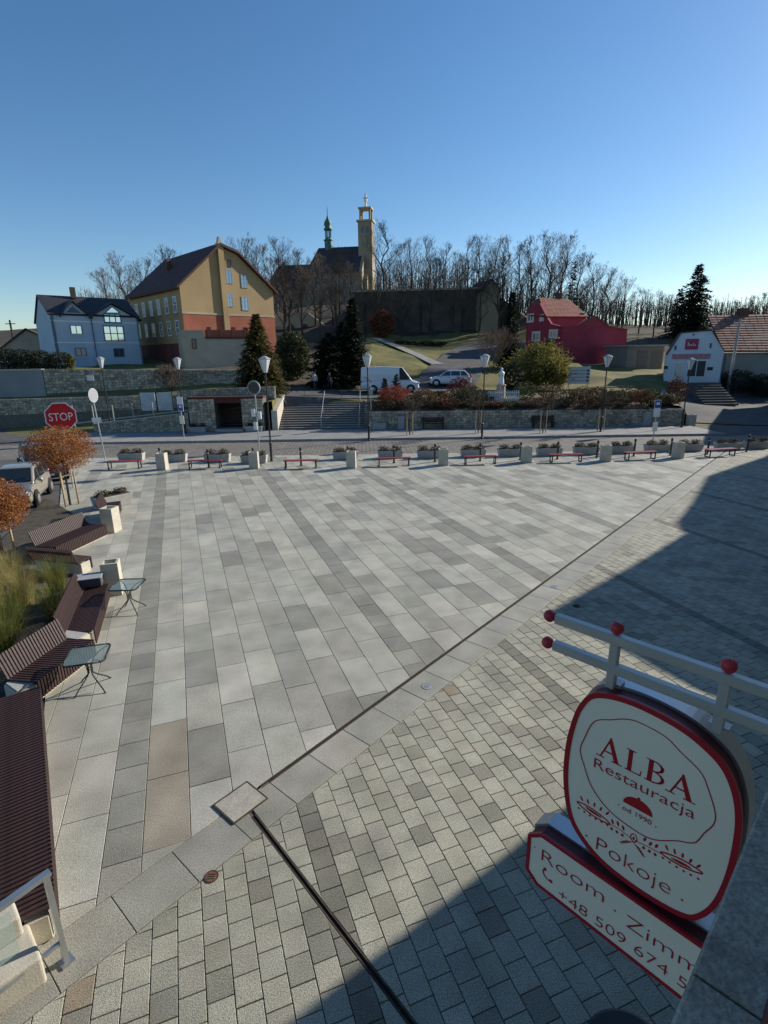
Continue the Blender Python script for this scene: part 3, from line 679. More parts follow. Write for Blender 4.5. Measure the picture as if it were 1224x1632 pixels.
stroke(k, catmull([(X(.86), 3.43), (X(.80), 3.440), (X(.72), 3.425), (X(.64), 3.435), (X(.57), 3.44)], 6, False), .004, FY)
for i, o_ in enumerate((.835, .805, .775, .66, .63, .60)): dot(o_, 3.470 if i % 2 else 3.462, .007, .016, .3 if i < 3 else -.3); dot(o_, 3.412, .008, .010)
stroke(k, [(X(.715)+.017*math.cos(t), 3.437+.026*math.sin(t)) for t in np.linspace(0, 2*math.pi, 15)[:-1]], .006, FY, True); dot(.715, 3.437, .006, .010)
for sgn in (-1, 1):
    for i in range(4): stroke(k, [(X(.715)+sgn*(.012+.012*i), 3.40-.009*i), (X(.715)+sgn*(.040+.010*i), 3.392-.012*i)], .0045, FY)
    stroke(k, [(X(.715), 3.41), (X(.715)+sgn*.06, 3.355)], .004, FY)
k.build('floral_marks', mat('sign_bright_red', (.45, .02, .025), rough=.4, var=.05), face)['kind'] = 'stuff'
# the lower plate
LO = [(1.337, 3.005), (1.25, 3.068), (-.25, 3.010), (-.25, 2.545), (.40, 2.557), (1.243, 2.648), (1.337, 2.72)]
LO = [(1.337, 3.000), (1.252, 3.066), (-.30, 3.010), (-.38, 2.95), (-.38, 2.62), (-.30, 2.545), (1.252, 2.640), (1.337, 2.715)]
LO = [(X(o), z) for o, z in LO]; csv = cs; cs = (X(.48), 2.80)
def insetp(p, d): return inset(p if area(p) else p, d)
LI = inset(LO, .024)
lo = smp('hanging_sign', 'long white sign plate with red rim and telephone number under the rounded sign', 'sign')
k = MB(); ring(k, LO, LI, 0, .022); k.build('rim', signred, lo)
k = MB(); k.prism(LI, lambda x, z: Vector((x, .004, z)), lambda x, z: Vector((x, .03, z))); face2 = k.build('face', signwhite, lo)
k = MB(); k.prism(inset(LO, .010), lambda x, z: Vector((x, .022, z)), lambda x, z: Vector((x, .100, z))); k.build('back_band', MATS['sign_maroon'], lo)
k = MB(); k.prism(inset(LO, -.006), lambda x, z: Vector((x, .100, z)), lambda x, z: Vector((x, .225, z))); k.build('casing', steel, lo)
text(face2, 'Room', 1.232, .826, 2.868, .092, signred, -.0022)
text(face2, 'Zimmer', .690, .150, 2.815, .092, signred, -.0022)
text(face2, '+48 509 674 5', 1.100, .350, 2.670, .076, signred, -.0018)
k = MB()
fillp(k, [(X(.758)+.007*math.cos(t), 2.868+.007*math.sin(t)) for t in np.linspace(0, 6.28, 9)[:-1]], FY); fillp(k, [(X(1.284)+.005*math.cos(t), 2.93+.005*math.sin(t)) for t in np.linspace(0, 6.28, 9)[:-1]], FY)
stroke(k, catmull([(X(1.205), 2.815), (X(1.213), 2.785), (X(1.195), 2.755), (X(1.160), 2.745)], 5, False), .010, FY); fillp(k, [(X(1.212), 2.82), (X(1.196), 2.828), (X(1.19), 2.806), (X(1.205), 2.80)], FY-.0001); fillp(k, [(X(1.17), 2.757), (X(1.155), 2.765), (X(1.142), 2.748), (X(1.158), 2.735)], FY-.0001)
k.build('phone_mark', signred, face2)
k = MB()
for o_ in (.98, .42): k.box((X(o_), .14, 3.085), (.05, .05, .14))
k.build('spacer', steel, lo)
# rails with red balls
rl = smp('sign_bracket', 'pale grey double rail bracket with red ball ends above the rounded sign', 'bracket')
alu = mat('brushed_aluminium', (.46, .47, .45), rough=.42, var=.06, scale=5, metallic=.35)
sc2 = 1.023
for z_ in (4.575, 4.407):
    zz = 6-(6-z_)*sc2; k = MB(); k.bevbox(((X(1.300)+X(-.36))/2, .06*sc2, zz), (1.66, .05, .055), .006); k.build('rail', alu, rl)
    k = MB(); k.lathe([(.001, -.036), (.018, -.031), (.031, -.018), (.036, 0), (.031, .018), (.018, .031), (.001, .036)], 16, (X(1.338), .06, zz)); k.build('ball', redp, rl, True)
for o_ in (.955, .440):
    k = MB(); k.bevbox((X(o_), .062, (6-(6-4.565)*sc2+4.235)/2), (.046, .044, 6-(6-4.565)*sc2-4.235-.03), .004); k.build('post', alu, rl)
    k = MB(); k.box((X(o_), .11, 4.262), (.09, .06, .012)); k.build('foot_plate', alu, rl)
    zz = 6-(6-4.575)*sc2+.064; k = MB(); k.lathe([(.001, -.036), (.018, -.031), (.031, -.018), (.036, 0), (.031, .018), (.018, .031), (.001, .036)], 16, (X(o_), .06, zz)); k.build('ball', redp, rl, True)
# ================================================================== LEFT: zigzag slatted benches, planting, terrace
def slat_mesh(depth, back=True, th=.03, w=.042):
    b = MB(); p = [(0, .08), (0, .44), (-depth, .44)] if not back else [(0, .08), (0, .44), (-depth, .42), (-depth-.16, .86)]
    def seg(a, c, t0, t1):
        a, c = Vector((0, a[0], a[1])), Vector((0, c[0], c[1])); d = (c-a).normalized(); nn = Vector((0, -d.z, d.y))*th
        q = [a, c, c+nn, a+nn]; b.add([v+Vector((-w/2, 0, 0)) for v in q]+[v+Vector((w/2, 0, 0)) for v in q], [(0, 1, 2, 3), (7, 6, 5, 4), (0, 4, 5, 1), (1, 5, 6, 2), (2, 6, 7, 3), (3, 7, 4, 0)])
    for a, c in zip(p[:-1], p[1:]): seg(a, c, 0, 0)
    return b.mesh('slat', wood)
def slat_bench(label, p0, p1, depth=.55, back=True, pitch=.068):
    """front edge of the seat runs p0->p1; the bench faces right of that direction... seat lies to its left"""
    a, c = Vector((*p0, 0)), Vector((*p1, 0)); d = c-a; L_ = d.length; rz = math.atan2(d.y, d.x)
    t = thing('slatted_bench', label, 'bench', a, rz, 'dark slatted benches around the planting bed')
    me = slat_mesh(depth, back); fixn(me); n = int(L_/pitch)
    for i in range(n):
        o = bpy.data.objects.new('slat', me); C.objects.link(o); o.parent = t; o.location = ((i+.5)*L_/n, 0, 0); o.rotation_euler = (0, 0, 0); o.scale = (1, -1, 1)
    k = MB(); k.bevbox((L_/2, depth*.5, .17), (L_-.02, depth-.14, .34), .015); k.build('base', concrete, t)
    for i in range(2):
        k = MB(); k.box((L_/2, .1+i*(depth-.2), .385), (L_-.04, .06, .05)); k.build('rail', blackm, t)
    if back:
        k = MB(); k.box((L_/2, depth+.155, .72), (L_-.04, .03, .07)); k.build('back_rail', blackm, t)
    return t
# seat lies to the left of p0->p1 (local +y)
slat_bench('near dark slatted bench along the left edge, longest of all', (-3.55, 4.35), (-6.16, 8.36), .60, True)
slat_bench('slatted bench with striped sunlit backrest beside the nearer glass table', (-6.28, 8.48), (-6.02, 10.0), .62)
slat_bench('slatted bench facing the plaza beside the farther glass table', (-6.26, 10.45), (-7.15, 12.9), .55)
def bench_back_to_us(label):
    t = slat_bench(label, (-8.62, 14.90), (-10.2, 15.30), .50); return t
bench_back_to_us('slatted bench seen from behind, its back rising over the grasses')
slat_bench('slatted bench with long striped back behind the middle concrete bin', (-10.17, 15.75), (-9.72, 18.05), .75)
slat_bench('farthest slatted bench, beside the far concrete planter', (-10.15, 19.65), (-10.75, 21.3), .50)
# pale concrete blocks between benches
def concrete_block(label, x, y, rz, sz):
    t = thing('concrete_block', label, 'block', (x, y, 0), rz); k = MB(); k.bevbox((0, 0, sz[2]/2), sz, .02); k.build('body', concrete, t)
    k = MB(); k.bevbox((0, 0, sz[2]+.015), (sz[0]-.06, sz[1]-.06, .03), .008); k.build('cap', concrete_g, t); return t
concrete_block('pale concrete block between two slatted benches near the tables', -6.62, 10.22, -.25, (.62, .34, .40))
concrete_block('pale concrete block at the join behind the nearer table', -6.62, 8.55, -.6, (.5, .4, .36))
# grey storage cushion at the end of the far table's bench
t = thing('seat_box', 'dark grey box on the slatted bench by the square bin', 'box', (-7.55, 12.75, .455), .35)
k = MB(); k.bevbox((0, 0, .11), (.62, .42, .22), .02); k.build('body', mat('dark_cloth', (.07, .075, .08), rough=.9, var=.2), t); k = MB(); k.bevbox((0, 0, .235), (.64, .44, .025), .01); k.build('lid', greym, t)
# square concrete litter bins
def litter_bin(label, x, y, rz, w=.42, h=.92, grp=None, mt=None):
    t = thing('litter_bin', label, 'bin', (x, y, 0), rz, grp); mt = mt or concrete
    k = MB(); q = w/2
    for (cx, cy, sx, sy) in ((0, -q+.03, w, .06), (0, q-.03, w, .06), (-q+.03, 0, .06, w-.12), (q-.03, 0, .06, w-.12)): k.box((cx, cy, h/2), (sx, sy, h))
    o = k.build('shell', mt, t); k = MB(); k.box((0, 0, h*.42), (w-.125, w-.125, h*.8)); k.build('liner', blackm, t)
    k = MB(); k.box((0, 0, h-.02), (w-.14, .012, .012)); k.build('bag_bar', steel, t); return t
litter_bin('square pale concrete bin at the end of the long striped bench', -9.86, 18.62, -.12, .46, .90)
litter_bin('square pale concrete bin behind the farther glass table', -7.22, 13.25, .3, .42, .90)
# ------------------------------------------------ glass bistro tables
tglass = glass_mat('table_glass', (.17, .24, .22), .40, .16)
tmetal = mat('table_metal', (.03, .038, .034), rough=.45, metallic=.5, var=.15)
def glass_table(label, x, y, rz, w=.70, d=.68):
    t = thing('glass_table', label, 'table', (x, y, 0), rz, 'small glass tables by the benches'); r = .09
    def rr(w, d, r):
        out = []
        for cx, cy, a0 in ((w/2-r, d/2-r, 0), (-w/2+r, d/2-r, 90), (-w/2+r, -d/2+r, 180), (w/2-r, -d/2+r, 270)):
            out += [(cx+r*math.cos(R(a0+q)), cy+r*math.sin(R(a0+q))) for q in (0, 30, 60, 90)]
        return out
    o = rr(w, d, r); k = MB(); k.prism(rr(w-.02, d-.02, r-.01), lambda a, b: Vector((a, b, .700)), lambda a, b: Vector((a, b, .706))); k.build('glass_top', tglass, t)
    k = MB(); pts = [Vector((a, b, .703)) for a, b in o]; k.path(pts+[pts[0]], .017, 6); k.build('rim', tmetal, t, True)
    for i in range(4):
        a = math.pi/4+i*math.pi/2; ca, sa = math.cos(a), math.sin(a); k = MB()
        prof = [(.40, .690), (.24, .665), (.12, .60), (.055, .50), (.045, .36), (.06, .30), (.16, .20), (.30, .08), (.355, .012), (.375, .012)]
        pr = catmull(prof, 3, False); k.path([Vector((ca*p[0], sa*p[0], p[1])) for p in pr], .013, 6); k.build('leg', tmetal, t, True)
    k = MB(); k.path([Vector((.052*math.cos(q), .052*math.sin(q), .42)) for q in np.linspace(0, 2*math.pi, 13)], .008, 5); k.build('brace_ring', tmetal, t, True); return t
ta = gr(139, 1044, .70); glass_table('nearer square glass table with dark bent legs', ta.x, ta.y, .28)
tb = gr(203, 932, .70); glass_table('farther square glass table with dark bent legs', tb.x, tb.y, .02, .66, .70)
# ------------------------------------------------ terrace corner, lower left
tr = thing('terrace_rail', 'steel rail with glass panel at the lower left corner', 'railing', (0, 0, 0))
pf = gr(106, 1532); pd = (gr(0, 1425, .95)-gr(65, 1380, .95)); pd.z = 0; pd.normalize(); ptop = pf+Vector((0, 0, .96))
k = MB(); k.box(pf+Vector((0, 0, .57)), (.05, .05, 1.14), math.atan2(pd.y, pd.x)); k.build('post', steel, tr)
k = MB(); q = pf+pd*.62; k.box(Vector((q.x, q.y, 1.16)), (1.32, .07, .045), math.atan2(pd.y, pd.x)); k.build('top_rail', steel, tr)
k = MB(); q = pf+pd*.62; k.box(Vector((q.x, q.y, .28)), (1.25, .035, .035), math.atan2(pd.y, pd.x)); k.build('lower_rail', steel, tr)
k = MB(); q = pf+pd*.86; k.box(Vector((q.x, q.y, .80)), (1.05, .012, .50), math.atan2(pd.y, pd.x)); k.build('glass_panel', glass_mat('rail_glass', (.35, .45, .42), .35, .05), tr)
k = MB(); k.box(pf+Vector((0, 0, .008)), (.13, .13, .016), math.atan2(pd.y, pd.x)); k.build('foot_plate', steel, tr)
sb = thing('stone_step', 'big pale stone block with rounded edge in the lower left corner', 'step', (-3.44, 3.90, 0), 0)
fd = Vector((-.70, -.71, 0)); sd = Vector((-.71, .70, 0))
k = MB(); k.prism([(0, 0), (1.8, 0), (1.8, 1.3), (0, .62)], lambda a, b: fd*a+sd*b+Vector((0, 0, -.02)), lambda a, b: fd*a+sd*b+Vector((0, 0, .34))); o = k.build('lower_block', concrete, sb); bevel(o, .03, 3)
k = MB(); k.prism([(.06, .36), (1.8, .36), (1.8, 1.3), (.06, .62)], lambda a, b: fd*a+sd*b+Vector((0, 0, .342)), lambda a, b: fd*a+sd*b+Vector((0, 0, .60))); o = k.build('upper_block', concrete, sb); bevel(o, .03, 3)
# dark round table under the ledge
dt = thing('round_table', 'dark round table top at the bottom edge beside the ledge', 'table', (gr(1006, 1690, .75).x, gr(1006, 1690, .75).y, 0))
k = MB(); k.lathe([(.33, .715), (.35, .725), (.35, .745), (.33, .752)], 40); k.build('top', mat('dark_green_top', (.012, .016, .014), rough=.4), dt); k = MB(); k.lathe([(.04, .03), (.04, .72)], 12); k.build('stem', blackm, dt); k = MB(); k.lathe([(.25, .0), (.24, .025), (.05, .04)], 20); k.build('foot', blackm, dt)
# ------------------------------------------------ leaves, grasses, trees
def leaf_mat(name, col, col2, transl=.35, scale=1.5):
    return mat(name, col, rough=.7, col2=col2, scale=scale, detail=3, transl=transl, spec=.25, speck=.35, speck_scale=7)
def leafcloud(b, n, c, rad, size, rnd, shell=.55, flat=.0, clumps=0):
    c = Vector(c); cl = []
    if clumps:
        for i in range(clumps):
            d = Vector((rnd.gauss(0, 1), rnd.gauss(0, 1), rnd.gauss(0, 1))).normalized()*rnd.uniform(.45, .95); cl.append(d)
    for i in range(n):
        if clumps:
            d = rnd.choice(cl)+Vector((rnd.gauss(0, 1), rnd.gauss(0, 1), rnd.gauss(0, 1)))*.16
        else:
            d = Vector((rnd.gauss(0, 1), rnd.gauss(0, 1), rnd.gauss(0, 1))).normalized()*(rnd.uniform(shell, 1)**.6)
        p = c+Vector((d.x*rad[0], d.y*rad[1], d.z*rad[2])); s = size*rnd.uniform(.6, 1.3)
        a = Vector((rnd.gauss(0, 1), rnd.gauss(0, 1), rnd.gauss(0, .6))).normalized(); q = a.orthogonal().normalized(); q = (q+a.cross(q)*rnd.uniform(-1.5, 1.5)).normalized()
        b.add([p-a*s*.5, p+q*s*.28, p+a*s*.5, p-q*s*.28], [(0, 1, 2, 3)])
def twig_tubes(b, p, d, L_, r, lv, rnd, up=.25, kids=3, spread=.55, minr=.006, n=None, leafpts=None):
    nseg = 2 if lv > 1 else 1; q = p
    for i in range(nseg):
        d2 = (d+Vector((rnd.gauss(0, .1), rnd.gauss(0, .1), rnd.gauss(0, .06)))).normalized(); e = q+d2*(L_/nseg); r1 = r*(1-.32/nseg); b.tube(q, e, r, r1, 6 if lv > 3 else 4 if lv > 2 else 3, False); q = e; d = d2; r = r1
        if lv >= 1 and i < nseg-1 and rnd.random() < .8:
            s = (d+Vector((rnd.gauss(0, spread), rnd.gauss(0, spread), rnd.gauss(0, spread)+up))).normalized(); twig_tubes(b, q, s, L_*rnd.uniform(.5, .7), max(minr, r*.5), lv-1, rnd, up, kids, spread, minr, n, leafpts)
    if lv <= 0:
        if leafpts is not None: leafpts.append(q)
        return
    for i in range(kids+(1 if rnd.random() < .35 else 0)):
        s = (d+Vector((rnd.gauss(0, spread), rnd.gauss(0, spread), rnd.gauss(0, spread*.7)+up))).normalized()
        twig_tubes(b, q, s, L_*rnd.uniform(.58, .8), max(minr, r*rnd.uniform(.5, .68)), lv-1, rnd, up, kids, spread, minr, n, leafpts)
def bare_tree_meshes(seed, Ht, upright=.3, fork=.28, lv=5, minr=.013):
    """trunk and crown of a leafless tree of height ~Ht"""
    rnd = random.Random(seed); tb = MB(); cb = MB(); r = Ht*.018; p = Vector((0, 0, -.3)); nseg = 6; top = Ht*rnd.uniform(.62, .75); limbs = []
    for i in range(nseg):
        e = Vector((rnd.gauss(0, .08)*i, rnd.gauss(0, .08)*i, top*(i+1)/nseg)); r1 = r*(1-.13); tb.tube(p, e, r, r1, 8, False); p = e; r = r1
        if (i+1)/nseg > fork: limbs.append((e, r, (i+1)/nseg))
    for e, rr_, f in limbs:
        for j in range(rnd.choice((2, 3, 3))):
            a = rnd.uniform(0, 2*math.pi); el = rnd.uniform(.45, 1.0)+.25*f; d = Vector((math.cos(a)*math.cos(el), math.sin(a)*math.cos(el), math.sin(el)))
            twig_tubes(cb, e, d, Ht*.17*rnd.uniform(.8, 1.2)*(1.25-.5*f), rr_*.5, lv-1, rnd, upright, 2, .42, minr)
    twig_tubes(cb, p, Vector((0, 0, 1)), Ht*.13, r*.9, lv-1, rnd, upright, 3, .4, minr)
    zs = max(v[2] for v in cb.v); k = Ht/zs
    for b in (tb, cb): b.v = [(v[0]*k, v[1]*k, v[2]*k) for v in b.v]
    return tb, cb
def conifer_meshes(seed, Ht, rad, tiers, per, leaf, droop=.35, jag=.25, lowest=.06, power=.9):
    rnd = random.Random(seed); tb = MB(); cb = MB(); tb.tube((0, 0, -.3), (0, 0, Ht*.97), Ht*.018, .015, 7, False)
    for i in range(tiers):
        f = i/(tiers-1); z = Ht*(lowest+(1-lowest)*f); rr_ = rad*((1-f)**power)*rnd.uniform(1-jag, 1+jag*.4)+.06; nb = max(4, int(per*(1-f*.5)))
        for j in range(nb):
            a = rnd.uniform(0, 2*math.pi); L_ = rr_*rnd.uniform(.7, 1.08); d = Vector((math.cos(a), math.sin(a), 0)); n = max(3, int(L_/leaf*2.0)); zz = z+rnd.uniform(-.5, .5)*Ht/tiers
            for q in range(n):
                g = (q+.6)/n; p = d*(L_*g)+Vector((0, 0, zz-droop*L_*g*g+.10*L_*g)); 
                for w in range(3):
                    t = (d*rnd.uniform(.2, 1)+Vector((-d.y, d.x, 0))*rnd.uniform(-1, 1)+Vector((0, 0, rnd.uniform(-.5, .25)))).normalized(); s = leaf*rnd.uniform(.7, 1.5)*(1.15-.35*g); u = t.cross(Vector((rnd.gauss(0, .6), rnd.gauss(0, .6), 1))).normalized()
                    cb.add([p, p+t*s*.5+u*s*.2, p+t*s, p+t*s*.5-u*s*.2], [(0, 1, 2, 3)])
    return tb, cb
def place_tree(name, label, tb, cb, loc, rz, bm, cm, group=None, cat='tree', sc_=1.0, cache={}):
    key = (id(tb), bm.name, cm.name)
    if key not in cache: cache[key] = (tb.mesh('trunk', bm, True), cb.mesh('crown', cm), tb, cb)
    t = thing(name, label, cat, loc, rz, group); t.scale = (sc_, sc_, sc_)
    for nm, me in (('trunk', cache[key][0]), ('crown', cache[key][1])):
        o = bpy.data.objects.new(nm, me); C.objects.link(o); o.parent = t
    return t
def bush(name, label, loc, rad, n, leaf, mt, seed=0, cat='shrub', group=None, clumps=0, stem=True, rz=0):
    rnd = random.Random(seed); t = thing(name, label, cat, loc, rz, group); k = MB(); leafcloud(k, n, (0, 0, rad[2]*.95), rad, leaf, rnd, .35, clumps=clumps)
    k.v = [(x, y, max(z, .02)) for x, y, z in k.v]; o = k.build('foliage', mt, t, fix=False)
    if stem:
        k = MB()
        for i in range(5): k.tube((0, 0, -.1), (rnd.uniform(-.5, .5)*rad[0], rnd.uniform(-.5, .5)*rad[1], rad[2]*rnd.uniform(.8, 1.4)), .02, .008, 4, False)
        k.build('stems', bark, t)
    return t
# orange ball maples with stakes
lf_or = leaf_mat('orange_leaves', (.20, .075, .025), (.46, .20, .065), .4, 2.5)
def ball_tree(label, x, y, ht, rad, seed):
    rnd = random.Random(seed); t = thing('ball_tree', label, 'tree', (x, y, 0), 0, 'clipped ball trees in the planting bed'); c = Vector((0, 0, ht-rad[2]))
    k = MB(); k.tube((0, 0, -.1), (.03, 0, c.z-rad[2]*.5), .05, .04, 8, False); k.tube((.03, 0, c.z-rad[2]*.5), (.0, 0, c.z+.2), .04, .025, 6, False); k.build('trunk', bark, t, True)
    k = MB()
    for i in range(26):
        d = Vector((rnd.gauss(0, 1), rnd.gauss(0, 1), rnd.gauss(.3, .8))).normalized(); q = c+Vector((d.x*rad[0], d.y*rad[1], d.z*rad[2]))*.85; k.tube(c+Vector((0, 0, -rad[2]*.6)), q, .014, .005, 4, False)
    k.build('branches', bark2, t)
    k = MB(); leafcloud(k, 11000, c, rad, .072, rnd, .15); k.build('crown', lf_or, t, fix=False)
    for i in range(3):
        a = 2.1*i+.5; q = Vector((.33*math.cos(a), .33*math.sin(a), 0)); k = MB(); k.tube(q+Vector((0, 0, -.1)), q+Vector((0, 0, 1.45)), .035, .033, 7); k.build('stake', wood_pale, t, True)
    k = MB(); pts = [Vector((.33*math.cos(2.1*i+.5), .33*math.sin(2.1*i+.5), 1.32)) for i in range(3)]
    for i in range(3): k.tube(pts[i], pts[(i+1) % 3], .02, .02, 5)
    k.build('cross_rails', wood_pale, t); return t
p = gr(112, 805); ht1 = at(103, 677, p.y).z; ball_tree('orange ball tree in front of the stop sign and parked cars', p.x, p.y, ht1, (1.38, 1.38, .98), 3)
p2 = Vector((-11.75, 15.45, 0)); ball_tree('orange ball tree cut by the left edge of the picture', p2.x-.05, p2.y+.2, at(30, 760, p2.y+.2).z, (1.02, 1.02, .86), 5)
# planting bed: soil and grasses
def bed(pts): return sheet('planting_bed', pts, .012, soil)
bed([(-6.75, 8.6), (-6.6, 10.2), (-7.4, 11.0), (-8.2, 13.2), (-8.9, 14.6), (-10.6, 15.0), (-11.3, 16), (-10.9, 19.3), (-12.6, 21), (-15.2, 23.6), (-13.4, 18), (-11.0, 12), (-9.5, 8.6)])
def grass_clump(label, x, y, hgt, n, spread, seed, mt):
    rnd = random.Random(seed); t = thing('grass_clump', label, 'grass', (x, y, .012), 0, 'ornamental grasses in the planting bed'); k = MB()
    for i in range(n):
        a = rnd.uniform(0, 2*math.pi); r0 = rnd.uniform(0, .22); q = Vector((r0*math.cos(a), r0*math.sin(a), 0)); a2 = a+rnd.gauss(0, .5); d = Vector((math.cos(a2), math.sin(a2), 0)); w = Vector((-d.y, d.x, 0))*.004; ln = hgt*rnd.uniform(.6, 1.1); bend = rnd.uniform(.1, spread); prev = None
        for s in range(4):
            f = s/3; c_ = q+d*(bend*ln*f*f)+Vector((0, 0, ln*f*(1-.25*bend*f))); ww = w*(1-.8*f)
            if prev: k.add([prev[0], prev[1], c_+ww, c_-ww], [(0, 1, 2, 3)])
            prev = (c_-ww, c_+ww)
    k.build('blades', mt, t, fix=False); return t
gmA = leaf_mat('straw_grass', (.24, .20, .065), (.46, .38, .15), .4, 2); gmB = leaf_mat('green_grass', (.11, .13, .03), (.26, .25, .07), .4, 2)
gl = [(-8.05, 10.2, 1.05, gmB, 'green grass clump nearest the striped backrest'), (-8.6, 11.2, 1.15, gmB, 'green grass clump behind the bench with the grey box'), (-8.95, 10.2, 1.15, gmA, 'straw grass clump at the left edge, lowest of the bed'), (-9.45, 11.4, 1.2, gmA, 'broad straw grass clump at the left edge of the bed'),
      (-9.2, 12.6, 1.15, gmA, 'straw grass clump below the bench seen from behind'), (-10.2, 12.9, 1.2, gmA, 'straw grass clump under the cut orange tree'), (-8.9, 13.5, .95, gmB, 'small green grass clump close to the bench seen from behind'), (-10.4, 14.0, 1.0, gmA, 'pale grass clump beside the cut tree trunk'), (-8.0, 11.9, .9, gmB, 'dark green grass clump right behind the plank backrest')]
for i, (x, y, hh, mt, lb) in enumerate(gl): grass_clump(lb, x, y, hh, 700, .75, i, mt)
# ================================================================== ROW OF STREET FURNITURE ALONG THE ROAD
def rowy(x): return 29.55+.052*(x+12)          # front line of the row
# red benches
bx_ = [197, 326, 479, 628, 766, 903, 1022, 1150]
by_ = [748, 747, 747, 743, 740, 737, 733, 728]
def red_bench():
    t = thing('red_bench', '', 'bench', (0, 0, 0), 0, 'red benches in a row along the road')
    for i in range(4):
        k = MB(); k.bevbox((0, -.165+.11*i, .435), (1.92, .095, .04), .006); k.build('slat', wood_red, t)
    for s in (-1, 1):
        k = MB(); x = s*.84
        for a, b in (((x, -.19, .0), (x, -.19, .41)), ((x, .19, .0), (x, .19, .41)), ((x, -.19, .40), (x, .19, .40)), ((x, -.19, .02), (x, .19, .02))): k.box((Vector(a)+Vector(b))/2, (.05, max(.05, abs(a[1]-b[1])+.05), max(.04, abs(a[2]-b[2]))))
        k.build('leg_frame', blackm, t)
    return t
b0 = None; nb = len(bx_)
for i, (px, py) in enumerate(zip(bx_, by_)):
    g = gr(px, py); t = red_bench() if b0 is None else copy_tree(b0); b0 = b0 or t
    t.location = (g.x, g.y+.2, 0); t.rotation_euler = (0, 0, .05+.02*i if i > 5 else .03); t['label'] = '%s red slatted bench from the left in the row along the road' % ORD[i]
# concrete bins
for i, (px, py) in enumerate(((257, 749.5), (404, 747.5), (560, 747), (707, 742.5), (840, 738), (967, 736), (1083, 731))):
    g = gr(px, py); litter_bin('%s square concrete bin from the left in the row along the road' % ORD[i], g.x, g.y+.25, .08*math.sin(i*2.1), .50, .93, 'concrete bins in a row along the road', concrete)
# planters
pl_dark = leaf_mat('heather_leaves', (.045, .038, .022), (.10, .085, .04), .25, 4)
def planter(label, x, y, rz, L_=1.55, w=.55, h=.46, seed=0, grp='trough planters along the road'):
    rnd = random.Random(seed); t = thing('trough_planter', label, 'planter', (x, y, 0), rz, grp)
    k = MB(); tp = lambda a, b: Vector((a*L_/2, b*w/2, h)); bt = lambda a, b: Vector((a*(L_/2-.07), b*(w/2-.06), 0)); k.prism([(-1, -1), (1, -1), (1, 1), (-1, 1)], bt, tp); o = k.build('trough', concrete_g, t); bevel(o, .02, 2)
    k = MB(); k.box((0, 0, h+.004), (L_-.12, w-.12, .02)); k.build('soil', soil, t)
    for q in range(2):
        k = MB(); leafcloud(k, 420, ((q-.5)*L_*.48, 0, h+.10), (L_*.24, w*.42, .20*rnd.uniform(.8, 1.2)), .075, rnd, .1); k.build('plant', pl_dark, t, fix=False)
    return t
PLX = [(207, 735), (275, 737), (345, 737), (404, 739), (550, 733), (622, 731), (685, 731), (755, 729), (815, 728), (877, 727), (936, 725), (992, 723), (1050, 721), (1102, 720), (1163, 718), (1210, 716)]
for i, (px, py) in enumerate(PLX):
    g = gr(px, py); planter('%s concrete trough planter from the left along the road' % ORD[i], g.x, g.y+.3, .05*math.sin(i*1.7)+.02, seed=i)
planter('concrete trough planter beside the farthest slatted bench at left', -11.5, 22.1, .9, 1.5, .7, .5, 99, None)
# bollards
bo = None
for i, (px, py) in enumerate(((257, 742), (333, 745), (405, 743), (480, 742), (555, 740), (628, 738), (693, 736), (765, 735), (829, 733), (888, 732), (951, 730), (1010, 727), (1068, 726), (1127, 724), (1190, 720))):
    g = gr(px, py)
    if bo is None:
        t = thing('bollard', '', 'bollard', (0, 0, 0), 0, 'dark bollards in a row along the road'); k = MB(); k.lathe([(.055, 0), (.055, .88), (.065, .89), (.065, 1.0), (.05, 1.04), (.01, 1.06)], 12); k.build('post', blackm, t, False); k = MB(); k.lathe([(.09, 0), (.09, .03), (.06, .05)], 12); k.build('foot', blackm, t); k = MB(); k.lathe([(.067, .80), (.067, .86)], 12); k.build('band', greym, t); bo = t
    else: t = copy_tree(bo)
    t.location = (g.x, g.y, 0); t['label'] = '%s dark bollard from the left in the row along the road' % ORD[i]
# ------------------------------------------------ street lamps
lglass = mat('lamp_glass', (.62, .63, .62), rough=.35, var=.05, scale=4)
def lamp(label, x, y, z0, ztop):
    t = thing('street_lamp', label, 'street lamp', (x, y, z0), 0, 'black street lamps around the square'); h = ztop-z0
    k = MB(); k.lathe([(.10, 0), (.10, .06), (.075, .1), (.075, 1.0), (.085, 1.02), (.085, 1.1), (.05, 1.16), (.042, h-1.0), (.06, h-.98), (.06, h-.93)], 12); k.build('pole', blackm, t)
    k = MB(); k.lathe([(.13, h-.92), (.34, h-.22), (.34, h-.19)], 6); k.build('lantern_glass', lglass, t)
    k = MB()
    for i in range(6): a = i*math.pi/3; k.tube((.135*math.cos(a), .135*math.sin(a), h-.92), (.35*math.cos(a), .35*math.sin(a), h-.2), .012, .012, 4)
    k.build('lantern_frame', blackm, t); k = MB(); k.lathe([(.37, h-.19), (.37, h-.16), (.16, h-.04), (.03, h)], 6); k.build('cap', greym, t); return t
LAMPS = [((433, 735), 567, 'street lamp in front of the road near the golden spruce'), ((588, 702), 564, 'street lamp on the far pavement in front of the white van'), ((768, 699), 564, 'street lamp on the far pavement left of the white statue'),
         ((957, 690), 565, 'street lamp by the wall in front of the garden notice board'), ((1086, 683), 570, 'street lamp at the wall end in front of the white gabled shop'), ((296, 693), 569, 'street lamp beside the stone bus shelter'), ((178, 690), 568, 'leftmost street lamp, standing before the blue house')]
